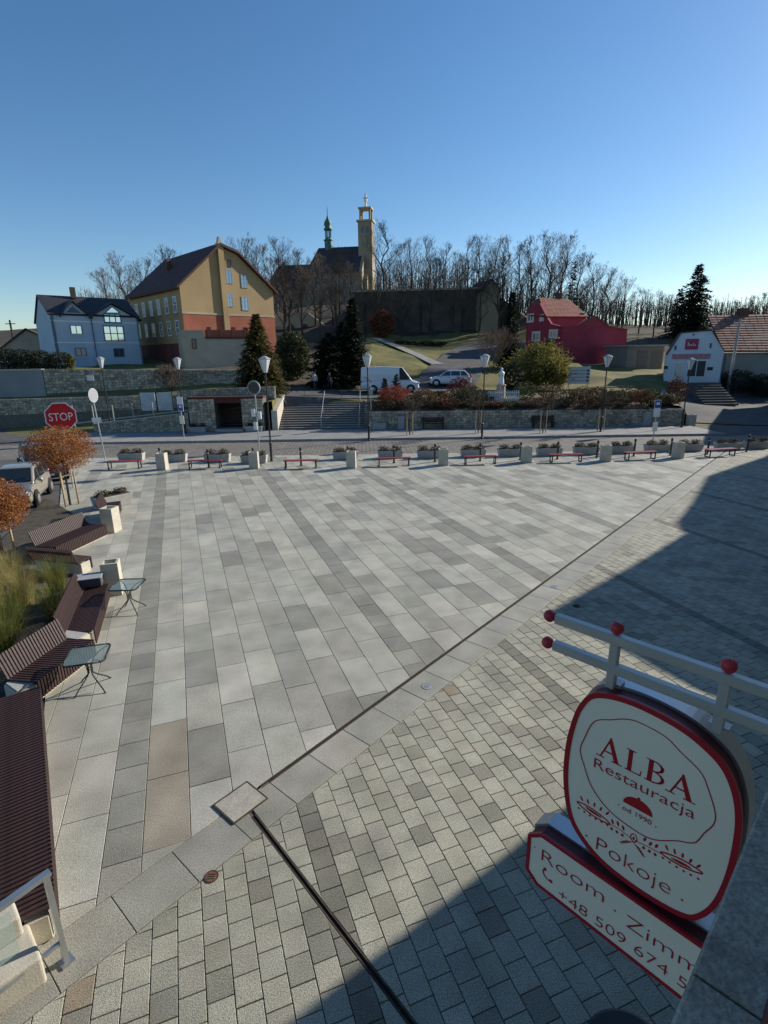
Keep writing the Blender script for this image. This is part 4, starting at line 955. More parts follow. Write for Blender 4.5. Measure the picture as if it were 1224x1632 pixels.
for (px, py), ty, lb in LAMPS:
    g = gr(px, py); lamp('black '+lb, g.x, g.y, .1 if g.y > 39.9 else 0, at(px, ty, g.y).z)
# ------------------------------------------------ signs
def disc(b, c, r, nrm, th=.012, n=24, oct_=False):
    c = Vector(c); nrm = Vector(nrm).normalized(); a = Vector((-nrm.y, nrm.x, 0)).normalized(); u = Vector((0, 0, 1)); k = 8 if oct_ else n; o = math.pi/8 if oct_ else 0
    pts = [(r*math.cos(o+2*math.pi*i/k), r*math.sin(o+2*math.pi*i/k)) for i in range(k)]; b.prism(pts, lambda x, z: c+a*x+u*z-nrm*th/2, lambda x, z: c+a*x+u*z+nrm*th/2)
def flat_text(parent, s, c, nrm, width, cap_h, mt, name='lettering', thin=0.0):
    cu = bpy.data.curves.new('txt', 'FONT'); cu.body = s; cu.size = 1; cu.extrude = .002; cu.offset = thin; cu.resolution_u = 3
    ob = bpy.data.objects.new('txt', cu); C.objects.link(ob); bpy.context.view_layer.update()
    me = bpy.data.meshes.new_from_object(ob.evaluated_get(bpy.context.evaluated_depsgraph_get())); bpy.data.objects.remove(ob)
    xs_ = [v.co.x for v in me.vertices]; x0_, x1_ = min(xs_), max(xs_); nrm = Vector(nrm).normalized(); a = Vector((-nrm.y, nrm.x, 0)); c = Vector(c)
    for v in me.vertices: v.co = c+a*((v.co.x-(x0_+x1_)/2)/(x1_-x0_)*width)+Vector((0, 0, (v.co.y/.7-.5)*cap_h))+nrm*(v.co.z*1.0)
    me.materials.clear(); me.materials.append(mt); o = bpy.data.objects.new(name, me); C.objects.link(o); o.parent = parent; return o
sY = 25.6; sc_c = at(97, 664, sY); nrm = Vector((.48, -.88, 0)).normalized()
t = thing('stop_sign', 'red octagonal stop sign behind the orange ball tree', 'sign', (sc_c.x, sc_c.y, 0))
rel = Vector((0, 0, sc_c.z)); rs = .70
k = MB(); k.lathe([(.035, 0), (.035, sc_c.z+.5)], 10, -nrm*.05); k.build('post', steel, t)
k = MB(); disc(k, rel, rs, nrm, .012, oct_=True); pl_ = k.build('plate', whitep, t)
k = MB(); disc(k, rel+nrm*.0085, rs*.93, nrm, .004, oct_=True); k.build('red_field', mat('stop_red', (.50, .015, .02), rough=.4, var=.05), t)
flat_text(t, 'STOP', rel+nrm*.013+Vector((0, 0, -.0)), nrm, .98, .36, whitep)
# round sign seen from behind
g = gr(168, 733); t = thing('road_sign', 'grey round sign seen edge-on on a tilted steel pole', 'sign', (g.x, g.y, 0)); topz = at(146, 625, g.y); lean = topz-g
k = MB(); k.tube((0, 0, 0), lean, .04, .04, 10); k.build('post', steel, t)
n3 = Vector((.985, -.17, 0)); k = MB(); c_ = lean*.955; disc(k, c_+n3*.06, .42, n3, .015); k.build('round_plate', mat('sign_back', (.42, .43, .42), rough=.5, metallic=.3), t); k = MB(); disc(k, c_+n3*.071, .37, n3, .006); k.build('round_face', greym, t)
k = MB(); c_ = lean*.60; k.box(c_+Vector((.0, -.08, 0)), (.50, .03, .26), .5); k.build('small_plate', whitep, t)
# bus stop posts
bluem = mat('sign_blue', (.02, .09, .36), rough=.4, var=.06)
def bus_stop(label, px, py, topy, w=.42, blue_top=False):
    g = gr(px, py); zt = at(px, topy, g.y).z; t = thing('bus_stop_post', label, 'sign', (g.x, g.y, 0), 0, 'bus stop posts')
    k = MB(); k.lathe([(.035, 0), (.035, zt)], 8); k.build('post', steel, t); k = MB(); k.box((0, -.045, zt-.55), (w, .03, 1.05)); k.build('plate', whitep, t)
    k = MB(); k.box((0, -.066, zt-(.28 if blue_top else .80)), (w*.92, .012, .46)); k.build('blue_panel', bluem, t); k = MB(); k.box((0, -.077, zt-(.24 if blue_top else .72)), (w*.5, .010, .16)); k.build('bus_mark', whitep, t)
    k = MB(); k.box((0, -.05, zt-1.7), (w*.8, .03, .6)); k.build('timetable', signwhite, t); return t
bus_stop('white and blue bus stop post in front of the stone shelter', 294, 702, 632)
bus_stop('blue bus stop post at the road beside the right planters', 1039, 715, 637, .40, True)
# pole cluster with mirror near the first lamp
g = gr(415, 738); t = thing('mirror_post', 'steel pole with small boxes and round mirror beside the front lamp', 'traffic mirror', (g.x, g.y, 0)); zt = at(416, 612, g.y).z
k = MB(); k.lathe([(.035, 0), (.035, zt)], 8); k.build('post', steel, t); k = MB(); disc(k, (-.02, -.09, zt-.2), .40, (-.3, -.95, 0), .05); k.build('mirror_shell', greym, t); k = MB(); disc(k, (-.03, -.125, zt-.2), .34, (-.3, -.95, 0), .02); k.build('mirror_glass', glassm, t)
for dx, dz in ((-.17, 1.6), (.17, 1.75), (-.1, 2.35)): k = MB(); k.bevbox((dx, -.04, zt-dz), (.20, .14, .42), .015); k.build('switch_box', whitep, t)
g = gr(592, 684); t = thing('solar_post', 'thin post with tilted solar panel beside the stairs', 'post', (g.x, g.y, .1)); zt = at(590, 601, g.y).z-.1
k = MB(); k.lathe([(.035, 0), (.035, zt)], 8); k.build('post', steel, t); k = MB(); k.box((-.2, -.05, zt-.2), (.75, .5, .04), 0, Matrix.Rotation(.7, 3, 'Y')); k.build('solar_panel', mat('solar_blue', (.02, .025, .05), rough=.2), t); k = MB(); k.box((0, -.08, zt-1.2), (.3, .2, .5)); k.build('cabinet', greym, t)
# ================================================================== FAR SIDE OF THE ROAD: walls, shelter, stairs
WY = 45.36
stone_wall('retaining_wall', 'long rough stone retaining wall below the planted garden', (-1.45, WY), (25.2, WY), .08, 1.55, .08, 1.42, .45, .27)
stone_wall('low_wall', 'low stone wall rising towards the bus shelter at left', (-24.2, 45.35), (-16.2, 45.45), .05, .75, .08, 1.55, .4, .27, concrete_g, .09)
stone_wall('garden_wall', 'lower dark stone wall under the grass strip at left', (-75, 50.15), (-15.6, 50.15), -.1, 2.0, 1.75, 2.85, .5, .36)
stone_wall('upper_wall', 'tall stone wall under the blue house at far left', (-33.3, 54.75), (-12.8, 54.75), 2.75, 5.12, 3.5, 4.78, .5, .36)
FrU, LU = frame2((-75, 54.72), (-33.35, 54.72)); t = thing('plain_wall', 'smooth grey rendered wall at the far left edge', 'wall'); wall_poly(t, 'body', FrU, [(0, 2), (LU, 2), (LU, 5.0), (0, 5.0)], -.4, 0, mat('render_blue_grey', (.25, .26, .26), var=.12, scale=.6)); wall_poly(t, 'coping', FrU, [(0, 5.003), (LU, 5.003), (LU, 5.15), (0, 5.15)], -.48, .08, concrete_g)
# shelter
sh = thing('bus_shelter', 'stone bus shelter with dark recess built into the bank', 'shelter'); FrS, _ = frame2((-16.0, 45.1), (-9.6, 45.1))
zt = 2.75
for s0_, s1_ in ((0, 2.15), (4.35, 6.15)):
    wall_poly(sh, 'pillar', FrS, [(s0_, 0), (s1_, 0), (s1_, zt), (s0_, zt)], -2.2, 0, mort2)
    stones(sh, FrS, s0_, s1_, .12, zt, .28, 0, .05)
wall_poly(sh, 'back_wall', FrS, [(2.15, 0), (4.35, 0), (4.35, zt), (2.15, zt)], -2.2, -1.9, mat('dark_plank', (.06, .045, .035), var=.3, scale=3))
wall_poly(sh, 'lintel', FrS, [(-.05, zt+.003), (6.2, zt+.003), (6.2, zt+.17), (-.05, zt+.17)], -2.25, .06, mat('dark_red_paint', (.07, .022, .018), var=.2, scale=3)); wall_poly(sh, 'beam', FrS, [(2.153, zt-.35), (4.347, zt-.35), (4.347, zt), (2.153, zt)], -.25, -.02, MATS['dark_red_paint'])
wall_poly(sh, 'bench_seat', FrS, [(2.3, .45), (4.2, .45), (4.2, .55), (2.3, .55)], -1.85, -1.25, wood); wall_poly(sh, 'step', FrS, [(2.1, .1), (4.4, .1), (4.4, .28), (2.1, .28)], -1.2, .3, concrete_g)
stone_wall('parapet_wall', 'rough stone parapet above the bus shelter', (-17.5, 46.9), (-9.15, 46.9), 2.6, 3.35, 2.6, 3.6, .4, .27)
for px, py, i in ((320, 689, 0), (408, 688, 1)):
    g = gr(px, py); planter(('dark low planter at the left pillar of the shelter', 'dark low planter at the right pillar of the shelter')[i], g.x, 44.75, 0, 1.4, .5, .45, 50+i, None).location.z = .1
# stairs
st = MB(); stairs = thing('stairs', 'wide stone stairs up to the van parking', 'stairs'); n_st = 12
for i in range(n_st):
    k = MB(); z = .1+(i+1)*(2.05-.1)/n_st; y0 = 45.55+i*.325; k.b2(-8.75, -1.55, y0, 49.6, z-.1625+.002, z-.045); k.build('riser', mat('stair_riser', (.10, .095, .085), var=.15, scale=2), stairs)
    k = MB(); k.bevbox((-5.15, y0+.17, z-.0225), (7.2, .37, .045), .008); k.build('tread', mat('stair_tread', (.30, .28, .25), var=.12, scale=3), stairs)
k = MB(); k.prism([(45.3, 0), (49.5, 0), (49.5, 2.75), (45.9, 1.9), (45.3, 1.7)], lambda y, z: Vector((-9.25, y, z)), lambda y, z: Vector((-8.77, y, z))); k.build('cheek_wall', concrete, stairs)
k = MB(); k.prism([(45.3, 0), (49.5, 0), (49.5, 2.2), (45.3, 1.5)], lambda y, z: Vector((-1.53, y, z)), lambda y, z: Vector((-1.20, y, z))); k.build('cheek_wall', mort2, stairs)
for xx, nm in ((-5.2, 'handrail'), (-2.0, 'handrail')):
    k = MB(); k.path([Vector((xx, 45.8, .1)), Vector((xx, 45.8, 1.05)), Vector((xx, 49.4, 3.0)), Vector((xx, 49.4, 2.05))], .028, 6); k.tube((xx, 47.6, 1.1), (xx, 47.6, 2.03), .025, .025, 6); k.build(nm, steel, stairs)
t = thing('top_railing', 'thin dark railing along the top of the stairs', 'railing', (0, 0, 0))
for i in range(6): k = MB(); x = -10.5+i*1.7; k.tube((x, 50.0, 2.0), (x, 50.0, 3.05), .025, .025, 6); k.build('post', blackm, t)
for z in (3.05, 2.6): k = MB(); k.tube((-10.5, 50, z), (-2.0, 50, z), .025, .025, 6); k.build('rail', blackm, t)
# ramp posts and boards at left
t = thing('ramp_railing', 'pale posts and rail along the ramp left of the shelter', 'railing')
for i in range(7): k = MB(); x = -27+i*1.75; z = H(x, 47.6); k.tube((x, 47.6, z-.1), (x, 47.6, z+1.9-.12*i), .05, .05, 6); k.build('post', mat('pale_post', (.42, .40, .34), var=.1), t)
k = MB(); k.tube((-27.5, 47.4, H(-27.5, 47.4)+.35), (-16.4, 47.4, H(-16.4, 47.4)+.30), .06, .06, 6); k.build('rail', MATS['pale_post'], t)
t = thing('notice_boards', 'pair of pale notice boards before the lower stone wall', 'notice board', (-20.0, 48.6, H(-20, 48.6)))
for x in (-.75, .75):
    k = MB(); k.box((x, 0, 1.25), (1.30, .06, 1.55)); k.build('board', mat('pale_board', (.50, .52, .54), var=.15, scale=3), t)
for x in (-1.42, 0, 1.42): k = MB(); k.tube((x, 0, -.2), (x, 0, 2.1), .04, .04, 6); k.build('post', blackm, t)
t = thing('small_sign', 'small white sign on a thin dark pole before the upper wall', 'sign', (-24.6, 46.9, H(-24.6, 46.9))); zz = at(169, 600, 46.9).z-H(-24.6, 46.9)
k = MB(); k.tube((0, 0, -.1), (0, 0, zz), .03, .03, 6); k.build('post', blackm, t); k = MB(); k.box((0, -.05, zz-.1), (.52, .03, .45), .2); k.build('plate', whitep, t)
# things against the retaining wall
def wall_bench(label, px):
    g = gr(px, 688); t = thing('wall_bench', label, 'bench', (g.x, 45.05, .1), 0, 'dark benches against the retaining wall')
    for i in range(3): k = MB(); k.box((0, -.30+.13*i, .44), (1.9, .10, .04)); k.build('slat', wood, t)
    for i in range(3): k = MB(); k.box((0, .10, .58+.14*i), (1.9, .04, .10)); k.build('back_slat', wood, t)
    for s in (-.8, .8): k = MB(); k.box((s, -.1, .21), (.07, .5, .42)); k.box((s, .14, .5), (.07, .05, 1.0)); k.build('leg', blackm, t)
wall_bench('dark bench at the wall between two young trees at left', 692); wall_bench('dark bench at the wall between two young trees at right', 876)
def cabinet(name, label, px, w, h, mt):
    g = gr(px, 688); t = thing(name, label, 'cabinet', (g.x, 45.1, .1)); k = MB(); k.bevbox((0, 0, h/2), (w, .45, h), .015); k.build('body', mt, t); k = MB(); k.box((0, -.235, h/2), (w*.86, .02, h*.88)); k.build('door', mt, t); k = MB(); k.box((0, 0, h+.02), (w+.06, .52, .035)); k.build('lid', mt, t)
cabinet('utility_cabinet', 'grey utility cabinet at the retaining wall by the first young tree', 640, .55, 1.0, greym); cabinet('grit_box', 'low pale box at the wall foot beside the stairs', 605, 1.1, .5, concrete_g); cabinet('utility_cabinet', 'grey cabinet at the wall near the blue bus stop post', 1058, .6, 1.05, greym)
g = gr(1110, 672); litter_bin('round-topped pale bin at the right end of the retaining wall', 25.75, 45.3, .1, .55, .95, None, concrete)
# ================================================================== BUILDINGS BEYOND
class Pl:
    """vertical facade plane through p0 with direction d (unit, left to right)"""
    def __init__(s, p0, d): s.p = Vector((p0[0], p0[1], 0)); s.d = Vector((d[0], d[1], 0)).normalized(); s.n = Vector((s.d.y, -s.d.x, 0))
    def F(s, a, t, z): return s.p+s.d*a+s.n*t+Vector((0, 0, z))
    def px(s, x, y):
        r = ray(x, y); t = s.p.dot(s.n)/Vector((r.x, r.y, 0)).dot(s.n); q = r*t; return (Vector((q.x, q.y, 0))-s.p).dot(s.d), q.z+CAM_H
    def rect(s, x0, y0, x1, y1):
        ym, xm = (y0+y1)/2, (x0+x1)/2; return s.px(x0, ym)[0], s.px(x1, ym)[0], s.px(xm, y1)[1], s.px(xm, y0)[1]
def pwin(parent, pl, rect, **kw):
    a, b_, c, d = pl.rect(*rect); return win(parent, pl.F, a, b_, c, d, .004, **kw)
tan_m = mat('tan_plaster', (.34, .235, .115), rough=.9, col2=(.42, .30, .155), scale=.35, detail=6)
tan_side = tan_m
brick_m = mat('red_brick', (.28, .085, .05), rough=.9, col2=(.34, .12, .07), scale=1.2, detail=5)
stonepale = mat('pale_plaster', (.42, .36, .27), rough=.9, var=.15, scale=.5, detail=6)
# --- tan tenement
tb_ = thing('tan_tenement', 'tall tan gabled building with red brick base and dark roof', 'building'); g1 = Pl((-22.9, 66), (.72, .69)); W_, D_ = 12.4, 15.5; gz = H(-20, 68)-.6
poly = [(0, gz), (W_, gz), (W_, 14.1), (7.6, 17.9), (5.4, 18.6), (0, 13.9)]
zb = 11.0
wall_poly(tb_, 'wall', g1.F, [(0, gz), (W_, gz)]+poly[2:], -D_, 0, tan_m); wall_poly(tb_, 'brick_base', g1.F, [(.0, gz), (W_, gz), (W_, zb-.003), (.0, zb-.003)], .0, .05, brick_m)
wall_poly(tb_, 'string_course', g1.F, [(-.05, zb-.08), (W_+.05, zb-.08), (W_+.05, zb+.1), (-.05, zb+.1)], -.1, .09, stonepale)
wall_poly(tb_, 'pilaster', g1.F, [(5.05, gz), (5.75, gz), (5.75, 18.9), (5.05, 18.9)], -.3, .30, tan_m); wall_poly(tb_, 'finial', g1.F, [(5.15, 18.903), (5.65, 18.903), (5.5, 19.6), (5.3, 19.6)], -.2, .25, stonepale)
for (a, b_) in (((-.5, 13.55), (5.4, 18.65)), ((5.4, 18.65), (7.7, 17.95)), ((7.7, 17.95), (W_+.5, 13.75))):
    k = MB(); k.prism([a, b_, (b_[0], b_[1]+.28), (a[0], a[1]+.28)], lambda s, z: g1.F(s, .45, z), lambda s, z: g1.F(s, -D_-.3, z)); k.build('roof', mat('tan_roof', (.075, .032, .028), rough=.8, var=.25, scale=1.5), tb_)
k = MB(); k.box(g1.F(3.0, -9, 17.2), (.6, .5, 1.7), .76); k.build('chimney', mat('sooty_brick', (.10, .045, .03), var=.3), tb_)
wframe = mat('blue_grey_frame', (.26, .30, .34), var=.05); paneb = glass_mat('sky_pane', (.30, .36, .42), 1.0, .08); paneb.node_tree.nodes['Principled BSDF'].inputs['Metallic'].default_value = .7
for r_ in ((360, 429, 370, 452), (362, 467, 371, 489), (384, 438, 394, 459), (385, 473, 396, 495)): pwin(tb_, g1, r_, bars=(1, 2), frm=wframe, pane=paneb, fw=.09)
for r_ in ((354, 412, 358, 425), (363, 414, 368, 426)): pwin(tb_, g1, r_, bars=(0, 0), frm=mat('dark_frame', (.05, .04, .03)), fw=.06)
g1L = Pl(tuple(g1.F(0, -D_, 0))[:2], tuple(g1.n)[:2])          # long left side
wall_poly(tb_, 'brick_plinth', g1L.F, [(0.05, gz), (D_-.05, gz), (D_-.05, 7.7), (.05, 7.7)], 0.0, .06, mat('plinth_red', (.15, .04, .03), var=.2, scale=1))
for i in range(6):
    s = 1.6+i*2.35
    for z0_, z1_ in ((11.1, 12.9), (8.6, 10.3)): win(tb_, g1L.F, s, s+.95, z0_, z1_, .004, frm=whitep, bars=(1, 1), fw=.12, sill=stonepale)
# annex in front
ax = thing('annex', 'low plastered annex with brick parapet before the tan building', 'building'); ga = Pl(tuple(at(296, 585, 62.2))[:2], (.9, .43)); wa = 7.2; za = ga.px(300, 526)[1]
wall_poly(ax, 'wall', ga.F, [(0, 4.2), (wa, 4.2), (wa, za-.9), (2.4, za-.9), (2.3, za), (0, za)], -5, 0, stonepale); wall_poly(ax, 'coping', ga.F, [(2.42, za-.897), (wa+.1, za-.897), (wa+.1, za-.72), (2.42, za-.72)], -5, .15, darkroof)
for i in range(4): wall_poly(ax, 'brick_post', ga.F, [(2.7+i*1.35, za-.717), (3.1+i*1.35, za-.717), (3.1+i*1.35, za+.35), (2.7+i*1.35, za+.35)], -.6, 0, brick_m)
wall_poly(ax, 'brick_parapet', ga.F, [(2.5, za-.717), (wa, za-.717), (wa, za+.05), (2.5, za+.05)], -.5, -.15, brick_m)
pwin(ax, ga, (306, 540, 313, 556), bars=(0, 1), frm=MATS['dark_frame'])
# --- blue house
blue = mat('pale_blue_plaster', (.40, .49, .57), rough=.85, var=.07, scale=.8); bframe = mat('blue_frame', (.06, .11, .18), rough=.4, var=.05); bpane = glass_mat('bright_pane', (.70, .80, .86), 1.0, .05); bpane.node_tree.nodes['Principled BSDF'].inputs['Metallic'].default_value = .85
bh = thing('blue_house', 'pale blue house with two gables and big blue framed glazing', 'house'); gb = Pl(tuple(at(93, 580, 62))[:2], (.75, .66)); LB = gb.px(226, 560)[0]; DB = 8.0
zE = gb.px(93, 500)[1]; G1p, G1a, G1b = gb.px(114, 480), gb.px(97, 497), gb.px(142, 502); G2p, G2a, G2b = gb.px(177, 484), gb.px(145, 503), gb.px(224, 507); zE = min(G1a[1], G1b[1], G2a[1])-.02
wall_poly(bh, 'wall', gb.F, [(0, 3.8), (LB, 3.8), (LB, zE-.25), (G2p[0], G2p[1]-.12), (G2a[0], zE-.1), (G1b[0], zE-.1), (G1p[0], G1p[1]-.12), (G1a[0], zE), (0, zE)], -DB, 0, blue)
zr = gb.px(70, 477)[1]+.7
gbl = Pl(tuple(gb.F(0, -DB, 0))[:2], tuple(gb.n)[:2]); wall_poly(bh, 'gable_wall', gbl.F, [(0, 3.8), (DB, 3.8), (DB, zE), (DB*.45, zr), (0, zE-.6)], -.3, .02, blue)
broof = mat('anthracite_roof', (.030, .028, .032), rough=.6, var=.2, scale=2)
def gable_roof(parent, pl, A, Pk, B, dep, mt, over=.35, th=.16):
    for (a, b_) in ((A, Pk), (Pk, B)):
        k = MB(); d = Vector((b_[0]-a[0], b_[1]-a[1])).normalized(); a2 = (a[0]-(d.x*.35 if a is A else 0), a[1]-(d.y*.35 if a is A else 0)); b2 = (b_[0]+(d.x*.35 if b_ is B else 0), b_[1]+(d.y*.35 if b_ is B else 0))
        k.prism([a2, b2, (b2[0], b2[1]+th), (a2[0], a2[1]+th)], lambda s, z: pl.F(s, over, z), lambda s, z: pl.F(s, -dep, z)); k.build('roof', mt, parent)
gable_roof(bh, gb, (G1a[0], zE), G1p, (G1b[0], zE-.08), 4.2, broof); gable_roof(bh, gb, (G2a[0], zE-.08), G2p, (LB+.1, zE-.25), 4.2, broof)
roof_quad(bh, [gb.F(-.2, .1, zE-.05), gb.F(LB+.2, .1, zE-.05), gb.F(LB+.2, -DB*.5, zr), gb.F(-.2, -DB*.5, zr)], broof); roof_quad(bh, [gb.F(-.2, -DB*.5, zr), gb.F(LB+.2, -DB*.5, zr), gb.F(LB+.2, -DB-.1, zE-.6), gb.F(-.2, -DB-.1, zE-.6)], broof)
k = MB(); k.box(gb.F(3.4, -3.4, zr+.45), (.5, .5, 1.2), .7); k.build('chimney', darkroof, bh)
for r_ in ((112, 518, 131, 533), (120, 554, 138, 568)): pwin(bh, gb, r_, bars=(1, 0), frm=bframe, pane=bpane, fw=.09, sill=whitep)
pwin(bh, gb, (181, 555, 198, 569), bars=(1, 0), frm=bframe, fw=.09); pwin(bh, gb, (165, 519, 198, 544), bars=(2, 1), frm=bframe, pane=bpane, fw=.12, sill=whitep); pwin(bh, gb, (165, 500, 193, 515), bars=(2, 0), frm=bframe, pane=bpane, fw=.12)
a, b_, c = gb.px(166, 499), gb.px(192, 499), gb.px(178, 488); k = MB(); k.prism([a, b_, c], lambda s, z: gb.F(s, 0, z), lambda s, z: gb.F(s, .05, z)); o_ = k.build('gable_window', bframe, bh)
k = MB(); sh_ = lambda p: (p[0]+((a[0]+b_[0]+c[0])/3-p[0])*.25, p[1]+((a[1]+b_[1]+c[1])/3-p[1])*.25); k.prism([sh_(a), sh_(b_), sh_(c)], lambda s, z: gb.F(s, .03, z), lambda s, z: gb.F(s, .06, z)); k.build('pane', bpane, o_)
a, b_, c = gb.px(105, 498), gb.px(129, 499), gb.px(115, 488); k = MB(); k.prism([a, b_, c], lambda s, z: gb.F(s, 0, z), lambda s, z: gb.F(s, .05, z)); k.build('gable_window', bframe, bh)
for s in (.12, G1b[0]+.12, LB-.12): k = MB(); k.tube(gb.F(s, .09, 4.6), gb.F(s, .09, zE-.2), .05, .05, 6); k.build('downpipe', bframe, bh)
for y_ in (514, 547): zz = gb.px(150, y_)[1]; wall_poly(bh, 'string_band', gb.F, [(.02, zz), (LB-.02, zz), (LB-.02, zz+.12), (.02, zz+.12)], .0, .03, whitep)
lh = thing('low_house', 'low dark-roofed house at the far left edge', 'house'); gl_ = Pl(tuple(at(8, 575, 74))[:2], (.9, .4)); wall_poly(lh, 'wall', gl_.F, [(0, 4), (6, 4), (6, 8.2), (3, 9.8), (0, 7.6)], -7, 0, stonepale); gable_roof(lh, gl_, (0, 7.6), (3, 9.9), (6, 8.2), 7.2, darkroof)
# --- church on the hill
cw = mat('church_plaster', (.25, .205, .14), rough=.9, col2=(.36, .30, .20), scale=.3, detail=6); cr_ = mat('church_roof', (.055, .042, .045), rough=.85, var=.25, scale=.6); copper = mat('green_copper', (.05, .15, .115), rough=.6, var=.25, scale=1.2)
ch = thing('church', 'hilltop church with tall tower and green onion turret', 'church'); gc = Pl(tuple(at(430, 500, 140))[:2], (.985, -.17)); zc = 14.5
xN0, xN1 = gc.px(488, 420)[0], gc.px(572, 420)[0]; zRn = gc.px(530, 387)[1]; zEn = zRn-6.2; DN = 12.0
wall_poly(ch, 'nave_wall', gc.F, [(xN0, zc), (xN1, zc), (xN1, zEn), (xN0, zEn)], -DN, 0, cw)
for fr_, bk in ((.4, -DN/2), (-DN-.4, -DN/2)):
    roof_quad(ch, [gc.F(xN0-.3, fr_, zEn-.3), gc.F(xN1+.0, fr_, zEn-.3), gc.F(xN1+.0, bk, zRn), gc.F(xN0+1.5, bk, zRn)] if fr_ > 0 else [gc.F(xN1+.0, fr_, zEn-.3), gc.F(xN0-.3, fr_, zEn-.3), gc.F(xN0+1.5, bk, zRn), gc.F(xN1+.0, bk, zRn)], cr_)
k = MB(); gq = [(0.2, zc), (-DN-.2, zc), (-DN-.2, zEn), (-DN/2, zRn+.5), (.2, zEn)]; k.prism(gq, lambda t, z: gc.F(xN1+.05, t, z), lambda t, z: gc.F(xN1+.7, t, z)); k.build('gable_wall', cw, ch)
for t_ in (-1.0, -5.0, -9.5):
    k = MB(); k.prism([(t_, zc), (t_-1.0, zc), (t_-1.0, zEn-.5), (t_, zEn-1.5)], lambda t, z: gc.F(xN1+.7, t, z), lambda t, z: gc.F(xN1+1.7, t, z)); k.build('buttress', cw, ch)
xC0 = gc.px(428, 440)[0]; zCr = gc.px(455, 418)[1]; wall_poly(ch, 'choir_wall', gc.F, [(xC0, zc), (xN0, zc), (xN0, zCr-4), (xC0, zCr-4)], -9, -.8, cw); roof_quad(ch, [gc.F(xC0-.3, -.5, zCr-4.2), gc.F(xN0, -.5, zCr-4.2), gc.F(xN0, -5, zCr), gc.F(xC0+1, -5, zCr)], cr_)
for i in range(4): s = xN0+1.5+i*(xN1-xN0-2.5)/4; win(ch, gc.F, s, s+1.0, zEn-5.0, zEn-1.2, .005, frm=stonepale, bars=(0, 2), fw=.15)
xT0, xT1 = gc.px(566, 400)[0], gc.px(585, 400)[0]; tc_ = (xT0+xT1)/2+.3; ty = -DN*.42; zT = gc.px(577, 347)[1]*1.0; hw_ = (xT1-xT0)/2+.25
def tower_box(name, w, z0, z1, mt, parent=ch): k = MB(); k.box(gc.F(tc_, ty, (z0+z1)/2), (2*w, 2*w, z1-z0), -.17); return k.build(name, mt, parent)
twr = tower_box('tower', hw_, zc, zT, cw); tower_box('cornice', hw_+.3, zT+.003, zT+.35, stonepale, None).parent = twr
for z_ in (zT-2.6,):
    for s in (-.55, .55):
        win(twr, gc.F, tc_+s-.3, tc_+s+.3, z_, z_+1.6, ty+hw_*1.0, frm=stonepale, bars=(0, 0), fw=.08)
zl = zT+.36; lan = tower_box('lantern_roof', hw_*.95, zl+2.4, zl+2.7, stonepale)
for a_ in (-1, 1):
    for c_ in (-1, 1): k = MB(); k.box(gc.F(tc_+a_*hw_*.68, ty+c_*hw_*.68, zl+1.2), (.42, .42, 2.4), -.17); k.build('lantern_post', cw, lan)
k = MB(); k.lathe([(.45, 0), (.5, .4), (.25, .6), (.22, 1.0), (.38, 1.6), (.34, 2.3), (.2, 2.6), (.26, 2.9), (.05, 3.2)], 10, gc.F(tc_, ty, zl+2.7)); k.build('statue', whitep, ch)
k = MB(); k.box(gc.F(tc_, ty, zl+2.7+2.2), (1.2, .2, .25), -.17); k.build('statue_arms', whitep, ch)
xt = gc.px(513, 390)[0]; zt0 = zRn-.6; zt1 = gc.px(513, 318)[1]
hT = zt1-zt0; k = MB(); k.lathe([(.95, 0), (.95, hT*.22), (1.15, hT*.23), (1.15, hT*.25), (.75, hT*.27), (.75, hT*.30)], 8, gc.F(xt, -DN/2, zt0)); tu = k.build('turret', copper, ch)
for i in range(8): a_ = i*math.pi/4+.39; k = MB(); k.tube(gc.F(xt, -DN/2, zt0+hT*.30)+Vector((.66*math.cos(a_), .66*math.sin(a_), 0)), gc.F(xt, -DN/2, zt0+hT*.47)+Vector((.66*math.cos(a_), .66*math.sin(a_), 0)), .12, .12, 5); k.build('turret_post', copper, tu)
k = MB(); k.lathe([(1.0, hT*.47), (1.05, hT*.5), (.7, hT*.53), (.95, hT*.60), (.8, hT*.66), (.35, hT*.73), (.12, hT*.80), (.05, hT)], 10, gc.F(xt, -DN/2, zt0)); k.build('onion_dome', copper, tu, True)
# --- big retaining wall on the hill
stone_big = thing('hill_wall', 'huge dark retaining wall below the church trees', 'wall'); gw = Pl(tuple(at(566, 530, 98))[:2], (1, 0)); LW = gw.px(790, 500)[0]
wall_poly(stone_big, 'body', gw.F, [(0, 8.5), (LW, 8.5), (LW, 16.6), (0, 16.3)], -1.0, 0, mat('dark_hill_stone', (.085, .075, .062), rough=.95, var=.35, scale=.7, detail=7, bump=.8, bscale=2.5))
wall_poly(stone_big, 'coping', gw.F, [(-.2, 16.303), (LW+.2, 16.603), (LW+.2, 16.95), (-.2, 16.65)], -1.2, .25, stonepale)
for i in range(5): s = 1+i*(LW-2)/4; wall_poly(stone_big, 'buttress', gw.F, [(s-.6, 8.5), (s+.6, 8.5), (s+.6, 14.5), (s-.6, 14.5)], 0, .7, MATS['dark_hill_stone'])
t = thing('hill_chapel', 'small tan building at the end of the big hill wall', 'building'); gk = Pl(tuple(at(768, 500, 96))[:2], (.95, .3)); wall_poly(t, 'wall', gk.F, [(0, 9.5), (3.2, 9.5), (3.2, 16.2), (1.6, 17.8), (0, 16.2)], -6, 0, cw); gable_roof(t, gk, (0, 16.2), (1.6, 17.8), (3.2, 16.2), 6.2, cr_)
